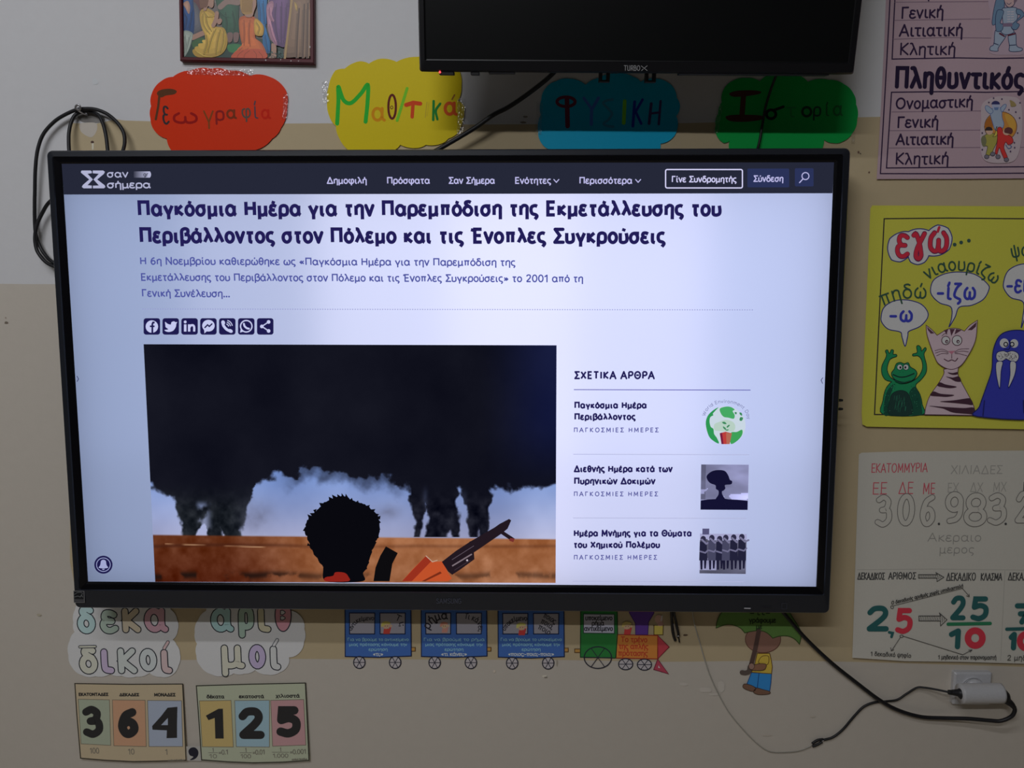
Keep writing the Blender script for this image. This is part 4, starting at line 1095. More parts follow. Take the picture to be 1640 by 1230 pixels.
pix_tube('cord', [(905, 88, 0.060), (886, 117, 0.052), (850, 147, 0.043), (815, 171, 0.038), (790, 184, 0.036), (760, 205, 0.033), (720, 229, 0.030), (690, 246, 0.028)], 0.0038, M_CABLE, c1)
c2 = thing('cable', at(1225, 180, YW), 'thin black cable hanging over the green history sign', 'cable')
pix_tube('cord', [(1252, 90, 0.05), (1243, 120, 0.035), (1234, 145, 0.024), (1226, 172, 0.014), (1221, 200, 0.010), (1215, 232, 0.012), (1208, 250, 0.018)], 0.0021, M_CABLE, c2)
# ================================================================== PINK GRAMMAR POSTER
def poster(name, ctr, label, cat, group, outline, col, thick=0.0005, off=0.0008, slope=None, mat=None):
    t = thing(name, at(*ctr, YW), label, cat, group)
    d = Draw(YW, off, slope=slope)
    d.sheet(outline, col, thick)
    d.build('paper_sheet', mat or M_PAPER, t)
    nxt = [off + thick + 3e-5]
    def layer(step=2.5e-5):
        x = Draw(YW, nxt[0], step=step, slope=slope)
        return x
    def done(x, nm, lab=None):
        if len(x.f):
            o = x.build(nm, mat or M_PAPER, t)
            if lab:
                o['label'] = lab
            nxt[0] += x.d + 4e-5
    return t, layer, done

k = 0.33
SL = (ZC + 0.62, 0.008)
t, layer, done = poster('poster', (1550, 284), 'pink handwritten poster of Greek noun cases with an astronaut, at the top right', 'poster', 'handmade posters on the right',
                        [(1424, -140), (1700, -150), (1690, 283), (1640, 285.6), (1550, 286.4), (1404, 286.8), (1410.5, 180), (1416.5, 60)], C(126, 108, 115, k), slope=SL)
q = T(1360, 0, 4.1)
INK = C(34, 22, 44, k)
d = layer()
d.stroke(q((275, -130), (268, 0), (246, 420), (205, 1140), (640, 1141), (1300, 1136)), 2.0, INK, cap='s')
d.stroke(q((307, -130), (300, 0), (292, 160), (282, 388), (700, 380), (950, 384), (1300, 378)), 2.0, INK, cap='s')
d.stroke(q((1300, 598), (900, 606), (600, 602), (278, 606), (245, 1103), (700, 1099), (1300, 1094)), 2.0, INK, cap='s')
d.build and done(d, 'border_lines')
d = layer()
GY = C(92, 76, 88, k)
for a in (((300, 14), (950, 10)), ((298, 134), (620, 128), (925, 124)), ((290, 258), (620, 246), (930, 250)), ((280, 735), (880, 728)), ((268, 858), (870, 854)), ((262, 972), (860, 968)), ((1100, 968), (1300, 966)), ((1135, 256), (1300, 250))):
    d.stroke(q(*a), 1.1, GY, cap='s')
    d.build('ruled_line', M_PAPER, t)
    d = layer()
for w_, a, b, y, y2, xh, wd in (('Γενική', 336, 622, 120, 112, 50, 12), ('Αιτιατική', 324, 748, 238, 232, 52, 12), ('Κλητική', 326, 700, 358, 358, 52, 11), ('Ονομαστική', 300, 815, 715, 700, 48, 12),
                              ('Γενική', 310, 588, 838, 832, 48, 12), ('Αιτιατική', 302, 688, 950, 945, 48, 12), ('Κλητική', 298, 655, 1078, 1074, 50, 11)):
    (ax, ay), (bx, by) = q((a, y), (b, y2))
    d.text(w_, (ax, ay), (bx, by), xh / 4.1, wd / 4.1, INK, 16, jit=0.4)
(ax, ay), (bx, by) = q((290, 568), (1152, 578))
d.text('Πληθυντικός', (ax, ay), (bx, by), 21.5, 6.6, C(24, 16, 36, k), 22)
d.stroke(q((515, -40), (522, 5)), 2.4, INK)
done(d, 'lettering')
# astronaut
q = T(1400, 0, 6.833)
d = layer()
LN, SU, SU2 = C(40, 46, 70, k), C(112, 122, 136, k), C(76, 96, 116, k)
d.poly(smooth(q((1280, -60), (1640, -80), (1700, 200), (1660, 560), (1480, 600), (1260, 570), (1300, 350), (1270, 150)), True), C(128, 112, 122, k))
d.shape(smooth(q((1340, -20), (1410, -60), (1420, 110), (1330, 260), (1290, 240)), True), SU2, LN, 1.0)
d.shape(smooth(q((1330, 330), (1420, 370), (1440, 400), (1360, 520), (1350, 560), (1270, 550), (1275, 510), (1310, 480)), True), SU, LN, 1.1)
d.shape(smooth(q((1470, 380), (1545, 360), (1560, 500), (1620, 530), (1600, 560), (1485, 560), (1480, 500)), True), SU, LN, 1.1)
d.shape(smooth(q((1400, 110), (1440, 85), (1530, 80), (1570, 110), (1560, 230), (1500, 290), (1530, 350), (1450, 380), (1390, 350), (1410, 280)), True), SU, LN, 1.1)
d.shape(smooth(q((1415, 120), (1355, 110), (1330, 180), (1330, 300), (1345, 345), (1400, 330), (1410, 270), (1380, 250), (1400, 190)), True), SU2, LN, 1.0)
d.shape(smooth(q((1560, 100), (1610, 110), (1640, 170), (1560, 240), (1590, 270), (1560, 320), (1520, 320), (1500, 280), (1560, 220), (1600, 170), (1560, 150)), True), SU2, LN, 1.0)
d.poly(q((1410, 255), (1510, 250), (1515, 290), (1405, 292)), C(92, 78, 96, k))
for i in range(5):
    for x in (1460, 1500):
        d.stroke(q((x, 130 + i * 27), (x + 26, 128 + i * 27)), 1.4, C(146, 140, 148, k))
d.shape(smooth(q((1420, -40), (1490, -70), (1540, -30), (1530, 50), (1480, 80), (1440, 50)), True), C(140, 118, 118, k), LN, 1.0)
d.poly(smooth(q((1490, -70), (1555, -60), (1565, 0), (1530, 30), (1525, -20)), True), C(90, 76, 88, k))
d.stroke(smooth(q((1450, 32), (1475, 48), (1500, 30))), 0.9, LN)
for a, b in (((1308, 470), (1360, 490)), ((1480, 495), (1550, 490))):
    d.stroke(q(a, b), 1.0, LN)
d.stroke(q((1375, 365), (1425, 395)), 2.2, C(70, 26, 40, k)); d.stroke(q((1470, 385), (1540, 368)), 2.2, C(70, 26, 40, k))
done(d, 'astronaut_drawing', 'grey-blue astronaut drawing')
# children in space suits
q = T(1400, 150, 6.833)
d = layer()
d.poly(smooth(q((1180, 120), (1300, 40), (1480, 30), (1600, 90), (1620, 400), (1560, 700), (1400, 760), (1200, 720), (1160, 500), (1170, 300)), True), C(134, 122, 126, k))
d.shape(ellipse(*q((1385, 360))[0], 26, 24, n=30), C(142, 96, 44, k), C(74, 54, 44, k), 1.0)
d.poly(smooth(q((1210, 330), (1270, 250), (1300, 300), (1290, 380), (1230, 390)), True), C(120, 72, 30, k))
d.poly(smooth(q((1430, 230), (1500, 240), (1550, 330), (1520, 420), (1470, 340)), True), C(150, 112, 48, k))
BLU = C(58, 74, 112, k)
d.shape(smooth(q((1270, 210), (1300, 160), (1390, 160), (1400, 260), (1420, 330), (1400, 380), (1330, 400), (1300, 330)), True), SU, BLU, 0.9)
d.shape(smooth(q((1215, 150), (1235, 130), (1290, 170), (1300, 200), (1270, 220), (1230, 190)), True), SU, BLU, 0.9)
d.shape(smooth(q((1385, 160), (1420, 120), (1445, 120), (1440, 150), (1400, 200)), True), SU, BLU, 0.9)
d.ell(*q((1335, 135))[0], 6.6, 6.4, C(120, 124, 142, k)); d.poly(ellipse(*q((1330, 118))[0], 6.8, 5.8, 180, 360, n=12), C(38, 38, 72, k))
d.poly(q((1310, 150), (1365, 148), (1355, 178), (1318, 180)), C(70, 88, 120, k))
YG, YGL = C(118, 112, 54, k), C(56, 54, 40, k)
d.shape(smooth(q((1220, 450), (1270, 430), (1330, 440), (1350, 400), (1345, 520), (1310, 600), (1280, 660), (1220, 690), (1240, 580), (1190, 570), (1175, 490)), True), YG, YGL, 0.9)
d.poly(smooth(q((1175, 480), (1210, 460), (1230, 520), (1210, 580), (1180, 560)), True), C(84, 84, 62, k))
d.ell(*q((1262, 412))[0], 5.6, 5.4, C(150, 122, 104, k)); d.poly(ellipse(*q((1255, 398))[0], 6.0, 5.2, 170, 370, n=12), C(36, 30, 32, k))
d.shape(smooth(q((1330, 390), (1345, 360), (1320, 440), (1300, 470), (1340, 460), (1350, 420)), True), C(150, 134, 56, k), YGL, 0.8)
RD, RDL = C(150, 40, 38, k), C(90, 24, 30, k)
d.shape(smooth(q((1350, 380), (1390, 370), (1420, 430), (1500, 470), (1520, 530), (1470, 560), (1440, 530), (1420, 590), (1460, 700), (1430, 720), (1390, 640), (1370, 590), (1345, 660), (1325, 640), (1345, 540), (1350, 460)), True), RD, RDL, 0.9)
d.ell(*q((1450, 418))[0], 6.0, 5.4, C(150, 120, 104, k)); d.poly(ellipse(*q((1470, 408))[0], 7.0, 6.0, 150, 420, n=14), C(70, 40, 40, k))
for x, y in ((1232, 690), (1297, 660), (1355, 690), (1447, 722)):
    d.shape(ellipse(*q((x, y))[0], 3.8, 3.2, n=12), C(84, 80, 90, k), C(40, 36, 46, k), 0.7)
d.stroke(smooth(q((1440, 560), (1470, 600), (1505, 580), (1480, 560))), 1.2, C(70, 80, 110, k))
d.poly(smooth(q((1485, 70), (1530, 90), (1555, 130), (1500, 140), (1490, 100)), True), C(110, 96, 62, k))
for x, y in ((1308, 48), (1398, 58), (1255, 95), (1596, 98), (1475, 175), (1550, 200), (1592, 265), (1570, 430), (1183, 430), (1534, 535), (1538, 590), (1492, 632), (1184, 612)):
    d.ell(*q((x, y))[0], 1.3, 1.3, C(56, 44, 66, k), n=8)
done(d, 'children_drawing', 'drawing of children in space suits')

# ================================================================== YELLOW ANIMAL POSTER
k = 0.28
t, layer, done = poster('poster', (1520, 680), 'yellow-green poster with a drawn frog, striped cat and blue walrus speaking', 'poster', 'handmade posters on the right',
                        [(1394, 334), (1397, 329), (1500, 329.5), (1720, 331), (1712, 690), (1640, 687.4), (1560, 686), (1450, 684.5), (1388, 683.2), (1381, 679.5), (1380, 660), (1386, 520)], C(132, 130, 48, k), slope=(ZC + 0.33, 0.012))
q = T(1360, 310, 3.154)
BKI = C(30, 26, 30, k)
d = layer()
d.stroke(q((1300, 128), (850, 127), (500, 124), (177, 127), (155, 560), (128, 1116), (640, 1121), (1300, 1124)), 1.9, BKI, cap='s')
done(d, 'border_lines')
f5 = T(1380, 330, 5.346)
d = layer()
BUB, BLN, BTX, GTX = C(140, 140, 148, k), C(32, 34, 84, k), C(38, 42, 118, k), C(34, 56, 46, k)
d.shape(scallop(f5((222, 370), (240, 280), (330, 225), (400, 220), (480, 195), (575, 210), (650, 162), (740, 190), (775, 270), (750, 370), (670, 420), (575, 425), (540, 480), (480, 502), (420, 480), (400, 435), (330, 478), (255, 460)), 0.06, 4), C(146, 146, 154, k), BLN, 1.7)
d.shape(smooth(f5((590, 710), (620, 630), (720, 578), (850, 565), (980, 590), (1080, 670), (1088, 720), (1040, 800), (940, 850), (836, 866), (800, 950), (748, 1035), (770, 960), (765, 866), (670, 830), (605, 770)), True, 5), BUB, BLN, 1.6)
d.shape(smooth(f5((166, 950), (190, 870), (270, 815), (380, 803), (500, 835), (562, 900), (562, 960), (500, 1030), (405, 1072), (395, 1110), (372, 1200), (345, 1120), (330, 1078), (230, 1055), (175, 1000)), True, 5), BUB, BLN, 1.6)
d.shape(smooth(f5((1214, 660), (1250, 560), (1340, 505), (1450, 500), (1600, 560), (1640, 680), (1590, 790), (1480, 830), (1420, 900), (1368, 1040), (1378, 960), (1385, 825), (1280, 785), (1225, 720)), True, 5), BUB, BLN, 1.6)
done(d, 'speech_bubbles', 'white speech bubbles with blue outlines')
d = layer()
RED, RDK = C(176, 30, 44, k), C(70, 20, 50, k)
for ch, a, b, y, xh in (('ε', 282, 412, 432, 180), ('ɣ', 418, 552, 390, 155), ('ω', 562, 746, 388, 160)):
    (ax, ay), (bx, by) = f5((a, y), (b, y))
    d.letter(ch, ax, bx, ay, xh / 5.346, 8.0, RDK)
    d.letter(ch, ax + 0.8, bx - 0.8, ay - 0.5, xh / 5.346 - 1.0, 6.2, RED)
d.stroke(f5((664, 182), (652, 218)), 4.2, RED)
for x, y in ((796, 330), (852, 312), (918, 296)):
    d.ell(*f5((x, y))[0], 3.0, 3.0, C(36, 56, 52, k), n=14)
done(d, 'title_lettering', 'red word with three dots')
d = layer()
for w_, pts, xh in (('πηδώ', ((178, 850), (330, 798), (450, 785), (550, 790)), 15.5), ('νιαουρίζω', ((565, 628), (680, 570), (800, 548), (930, 560), (1040, 600), (1140, 668)), 13.5), ('ψαρεύω', ((1290, 440), (1400, 425), (1560, 440), (1700, 500)), 14)):
    d.curve_text(w_, f5(*pts), xh, 2.7, GTX, 15)
    d.build('caption_lettering', M_PAPER, t)['label'] = 'dark green word'
    d = layer()
for s_, a, b, y, xh, wd in (('-ω', 228, 442, 985, 15.5, 4.2), ('-ίζω', 634, 982, 795, 17.5, 4.2), ('-εύω', 1230, 1560, 738, 19, 4.0)):
    (ax, ay), (bx, by) = f5((a, y), (b, y))
    d.text(s_, (ax, ay), (bx, by), xh, wd, BTX, 26)
    d.build('bubble_lettering', M_PAPER, t)['label'] = 'blue word ending'
    d = layer()
f4 = T(1380, 540, 6.3077)
# frog
d = layer()
FG, FD, FL = C(20, 92, 58, k), C(16, 52, 40, k), C(14, 34, 30, k)
d.shape(smooth(f4((216, 780), (215, 640), (240, 530), (285, 465), (300, 450), (240, 430), (205, 370), (205, 290), (250, 190), (240, 140), (262, 130), (280, 165), (300, 128), (322, 135), (318, 172), (350, 175), (352, 195), (310, 210), (280, 235), (258, 310), (270, 370), (310, 420), (420, 470), (520, 440), (580, 390), (615, 310), (605, 230), (570, 190), (520, 190), (518, 170), (560, 155), (555, 95), (578, 85), (600, 110), (605, 140), (640, 105), (652, 125), (630, 175), (655, 280), (650, 360), (600, 430), (545, 490), (590, 580), (612, 680), (612, 785)), True, 4), FG, FL, 1.2)
d.poly(smooth(f4((225, 780), (228, 650), (260, 540), (320, 480), (300, 560), (275, 640), (272, 780)), True, 4), FD)
d.poly(smooth(f4((500, 780), (505, 640), (480, 560), (540, 500), (590, 600), (605, 700), (605, 782)), True, 4), FD)
d.poly(f4((218, 770), (612, 770), (612, 788), (216, 786)), FD)
d.shape(smooth(f4((280, 780), (280, 650), (310, 570), (390, 538), (460, 560), (498, 640), (500, 780)), True, 4), C(20, 40, 36, k), FL, 1.0)
for i in range(26):
    x, y = random.uniform(330, 450), random.uniform(570, 720)
    d.stroke(f4((x, y), (x - 6, y + 46)), 0.6, C(30, 78, 60, k))
for i in range(60):
    x, y = random.choice(((random.uniform(225, 290), random.uniform(520, 770)), (random.uniform(500, 570), random.uniform(480, 770)), (random.uniform(280, 340), random.uniform(470, 540))))
    d.ell(*f4((x, y))[0], 0.5, 0.5, C(14, 40, 34, k) if i % 2 else C(50, 120, 90, k), n=6)
d.shape(smooth(f4((300, 370), (330, 320), (350, 270), (390, 255), (430, 268), (470, 258), (492, 300), (540, 330), (558, 370), (520, 430), (430, 455), (340, 430)), True, 5), FG, FL, 1.2)
for x in (385, 448):
    d.shape(ellipse(*f4((x, 303))[0], 4.4, 4.6, n=16), C(150, 152, 156, k), FL, 0.8)
    d.ell(*f4((x + (6 if x < 400 else -6), 306))[0], 1.6, 2.0, C(20, 24, 28, k), n=10)
d.stroke(smooth(f4((318, 378), (380, 402), (450, 398), (528, 368))), 2.0, FL)
for x in (390, 418):
    d.ell(*f4((x, 355))[0], 0.5, 0.5, FL, n=6)
d.stroke(smooth(f4((340, 440), (400, 462), (500, 440))), 1.8, FD)
done(d, 'frog_drawing', 'green frog drawing with raised arms')
# cat
d = layer()
CT, CL = C(148, 122, 128, k), C(58, 36, 46, k)
body = smooth(f4((828, 325), (830, 370), (780, 460), (690, 590), (650, 700), (636, 782)), n=5) + smooth(f4((1146, 790), (1130, 690), (1070, 570), (1000, 440), (972, 370), (978, 300)), n=5)
d.shape(body, CT, CL, 1.1)
fq = T(1360, 310, 3.154)
hd = smooth(fq((388, 664), (395, 720), (430, 820), (455, 862), (510, 888), (560, 872), (600, 820), (638, 740), (648, 640)), n=5) + smooth(fq((648, 640), (610, 665), (582, 695)), n=4) + smooth(fq((582, 695), (548, 682), (500, 684), (444, 716)), n=4) + smooth(fq((444, 716), (420, 690), (388, 664)), n=4)
d.shape(hd, CT, CL, 1.1)
d.poly(fq((392, 672), (430, 706), (412, 708), (398, 690)), CL); d.poly(fq((644, 648), (598, 690), (620, 690), (640, 672)), CL)
for a in (((478, 690), (500, 686), (492, 712)), ((508, 684), (534, 684), (516, 720)), ((540, 684), (568, 690), (532, 712))):
    d.poly(fq(*a), CL)
for x, y, r_ in ((488, 742, 6.6), (545, 742, 7.8)):
    d.shape(ellipse(*fq((x, y))[0], r_, r_ * 1.02, n=20), C(146, 142, 150, k), CL, 1.2)
    d.ell(*fq((x + 5, y + 6))[0], 2.6, 2.9, CL, n=12); d.ell(*fq((x + 6, y + 7))[0], 1.1, 1.2, C(150, 140, 146, k), n=8)
d.stroke(smooth(fq((468, 720), (482, 708), (496, 710))), 0.8, CL)
d.poly(fq((500, 796), (535, 794), (518, 812)), C(130, 82, 96, k))
d.stroke(fq((518, 812), (518, 832)), 1.0, CL)
d.stroke(smooth(fq((480, 836), (500, 846), (518, 840), (535, 846), (548, 832))), 1.4, CL)
for a in (((502, 800), (470, 786), (432, 794)), ((502, 806), (470, 796), (434, 806)), ((500, 810), (470, 808), (440, 820)), ((532, 800), (560, 786), (606, 784)), ((532, 804), (570, 796), (604, 800)), ((534, 808), (560, 810), (596, 820))):
    d.stroke(smooth(fq(*a)), 0.7, CL)
STR = C(46, 28, 38, k)
for a in (((868, 356), (920, 362), (968, 352), (965, 376), (910, 378)), ((852, 398), (920, 408), (982, 396), (1004, 446), (950, 446), (900, 420)), ((790, 456), (850, 478), (960, 500), (900, 515), (820, 505), (765, 490)), ((725, 548), (800, 572), (934, 584), (870, 602), (780, 598), (692, 588)),
          ((790, 650), (930, 638), (1050, 620), (1100, 622), (1124, 682), (1050, 676), (930, 664)), ((680, 694), (860, 706), (1030, 716), (1132, 712), (1144, 780), (1080, 775), (920, 760), (820, 720))):
    d.poly(smooth(f4(*a), True, 4), STR)
done(d, 'cat_drawing', 'pink cat drawing with dark stripes')
# walrus
d = layer()
WB, WD = C(36, 40, 116, k), C(20, 22, 64, k)
d.shape(smooth(f4((1165, 800), (1190, 700), (1260, 500), (1315, 330), (1330, 130), (1400, -20), (1540, -70), (1700, -40), (1800, 120), (1830, 400), (1860, 800)), True, 5), WB, WD, 1.6)
for x, r_ in ((1440, 7.2), (1540, 6.6)):
    d.ell(*f4((x, 60 if x < 1500 else 64))[0], r_, r_ * 1.05, C(148, 148, 158, k), n=20)
    d.ring(*f4((x + (16 if x < 1500 else -20), 72))[0], 3.0, 3.2, 1.6, C(18, 18, 34, k))
d.stroke(smooth(f4((1490, 30), (1500, 60), (1490, 120), (1440, 120))), 1.6, WD)
d.shape(smooth(f4((1358, 205), (1370, 155), (1430, 138), (1470, 150), (1520, 138), (1575, 160), (1588, 205), (1560, 248), (1500, 240), (1460, 222), (1420, 242), (1380, 240)), True, 5), C(150, 142, 142, k), WD, 1.2)
for i in range(70):
    a, r_ = random.uniform(0, 6.28), random.uniform(0, 1) ** 0.5
    d.ell(*f4((1472 + 100 * r_ * math.cos(a), 192 + 38 * r_ * math.sin(a)))[0], 0.55, 0.55, C(60, 54, 62, k), n=6)
for a in (((1368, 250), (1424, 252), (1408, 340), (1395, 515), (1365, 400), (1356, 300)), ((1502, 252), (1558, 262), (1545, 380), (1482, 510), (1500, 380))):
    d.shape(smooth(f4(*a), True, 4), C(138, 140, 146, k), WD, 0.9)
d.stroke(f4((1240, 640), (1225, 790)), 1.4, WD); d.stroke(f4((1635, 640), (1640, 760)), 2, WD)
done(d, 'walrus_drawing', 'blue walrus drawing with white tusks')

# ================================================================== WHITE DECIMALS POSTER
k = 0.235
t, layer, done = poster('poster', (1500, 1055), 'white handwritten poster turning 2,5 into the fraction 25/10, above the wall socket', 'poster', 'handmade posters on the right',
                        [(1375.5, 728), (1380, 725), (1450, 722.8), (1720, 721), (1712, 1066), (1640, 1063), (1540, 1060), (1450, 1059), (1365, 1053.5), (1370, 900)], C(118, 116, 110, k), slope=(ZC - 0.11, 0.012))
q = T(1340, 700, 3.2367)
def tx(d, s_, a, b, y, xh, wd, col, y2=None, gap=16):
    (ax, ay), (bx, by) = q((a, y), (b, y if y2 is None else y2))
    d.text(s_, (ax, ay), (bx, by), xh / 3.2367, wd / 3.2367, col, gap, jit=0.25)
PR, PG, PB, PL = C(118, 52, 60, k), C(97, 95, 91, k), C(38, 38, 38, k), C(88, 86, 83, k)
d = layer()
d.stroke(q((105, 688), (500, 684), (980, 690)), 0.8, C(100, 98, 93, k)); d.stroke(q((872, 692), (850, 1160)), 0.8, C(102, 100, 95, k))
tx(d, 'ΕΚΑΤΟΜΜΥΡΙΑ', 177, 472, 184, 32, 5, PR, 180); tx(d, 'ΧΙΛΙΑΔΕΣ', 590, 860, 190, 30, 5, PG, 190)
tx(d, 'ΕΕ', 182, 262, 296, 43, 5, PR); tx(d, 'ΔΕ', 318, 398, 294, 43, 5, PR); tx(d, 'ΜΕ', 444, 510, 294, 40, 5, PR)
for x in (212, 360):
    d.ell(*q((x + 14, 296))[0], 1, 1, PR, n=8)
tx(d, 'ΕΧ', 572, 632, 286, 34, 4, PG); tx(d, 'ΔΧ', 690, 758, 284, 34, 4, PG); tx(d, 'ΜΧ', 808, 880, 282, 34, 4, PG); tx(d, 'ΕΧ', 962, 1040, 278, 32, 4, C(46, 46, 46, k))
tx(d, 'Ακεραιο', 470, 750, 540, 30, 4, PL); tx(d, 'μερος', 530, 712, 602, 28, 4, PL)
tx(d, 'ΔΕΚΑΔΙΚΟΣ', 106, 250, 738, 24, 5, PB); tx(d, 'ΑΡΙΘΜΟΣ', 266, 412, 736, 24, 5, PB); tx(d, 'ΔΕΚΑΔΙΚΟ', 566, 722, 744, 27, 5, PB, 742); tx(d, 'ΚΛΑΣΜΑ', 744, 858, 742, 25, 5, PB); tx(d, 'ΔΕΚΑΔΙΚΟΣ', 886, 1060, 742, 27, 5, PB)
PAPER_C = C(118, 116, 110, k)
OUT = C(66, 64, 62, k)
for ch, a, b, y in (('3', 196, 286, 468), ('0', 310, 403, 462), ('6', 428, 510, 464), ('9', 556, 654, 450), ('8', 654, 778, 466), ('3', 778, 880, 458), ('2', 922, 1010, 450)):
    (ax, ay), (bx, by) = q((a, y - 15), (b, y))
    d.letter(ch, ax, bx, ay, 31 if ch != '8' else 33, 9.6, OUT)
    d.letter(ch, ax + 1.1, bx - 1.1, ay, 31 if ch != '8' else 33, 7.4, PAPER_C)
for x, y in ((530, 450), (876, 450)):
    d.ell(*q((x, y))[0], 2.0, 2.0, C(40, 40, 40, k), n=10)
TE, RE = C(24, 56, 56, k), C(168, 34, 44, k)
def num(ch, a, b, y, h, wd, col):
    (ax, ay), (bx, by) = q((a, y), (b, y))
    d.letter(ch, ax, bx, ay - wd * 0.42, (h / 3.2367 - wd) / 1.4, wd, col)
num('2', 155, 270, 1008, 136, 8.6, TE); num('5', 302, 392, 1018, 136, 8.4, RE)
d.stroke(q((272, 1012), (290, 1016), (284, 1036)), 4.2, TE)
num('2', 588, 668, 950, 130, 8.0, TE); num('5', 692, 786, 952, 130, 8.4, TE)
d.stroke(q((578, 970), (796, 966)), 5.4, C(26, 74, 50, k), cap='s')
num('1', 578, 640, 1098, 110, 8.6, TE)
d.ring(*q((718, 1042))[0], 11.6, 12.0, 10.4, RE)
num('7', 918, 1020, 970, 112, 8.4, TE); d.stroke(q((882, 996), (1040, 992)), 5.4, TE, cap='s'); num('1', 888, 930, 1104, 98, 8.4, TE); d.ring(*q((985, 1058))[0], 11.0, 11.6, 9.6, RE)
def arrow(x0, x1, yc, h, hw):
    d.stroke(q((x0, yc - h), (x1 - hw, yc - h), (x1 - hw - 6, yc - 2.2 * h), (x1, yc + h * 0.5), (x1 - hw, yc + 3.0 * h), (x1 - hw, yc + h), (x0, yc + h), (x0, yc - h)), 1.0, PB)
    n = int((x1 - x0 - hw) / 9)
    for i in range(n):
        x = x0 + 4 + i * 9
        d.stroke(q((x, yc + h), (x + 6, yc - h)), 0.6, PB)
    for i in range(3):
        d.stroke(q((x1 - hw + i * 9, yc + (2.2 - i * 0.6) * h), (x1 - hw + 3 + i * 9, yc - (1.6 - i * 0.5) * h)), 0.7, PB)
arrow(424, 556, 722, 9, 36); arrow(426, 572, 940, 13, 34)
(ax, ay), (bx, by) = q((282, 868), (656, 778))
d.text('Ο δεκαδικός αριθμός χωρίς υποδιαστολή', (ax, ay), (bx, by), 3.6, 1.0, PB, 14)
d.ring(*q((287, 881))[0], 2.4, 2.2, 0.9, PB); d.stroke(q((294, 874), (652, 784), (688, 826)), 0.8, PB); d.stroke(q((672, 822), (688, 828), (686, 812)), 0.8, PB)
d.ring(*q((336, 1032))[0], 2.6, 2.0, 0.9, PB); d.stroke(q((330, 1038), (284, 1108)), 0.9, PB); d.stroke(q((280, 1092), (283, 1108), (296, 1102)), 0.9, PB)
d.stroke(q((346, 1032), (654, 1128), (700, 1104)), 0.9, PB); d.stroke(q((684, 1104), (702, 1103), (692, 1114)), 0.9, PB)
tx(d, '1 δεκαδικό ψηφίο', 174, 386, 1132, 14, 3.2, PB, 1142); tx(d, '1 μηδενικό στον παρονομαστή', 524, 828, 1150, 14, 3.2, PB, 1152); tx(d, '2 μηδενικά', 882, 1080, 1156, 18, 3.4, PB)
done(d, 'lettering')

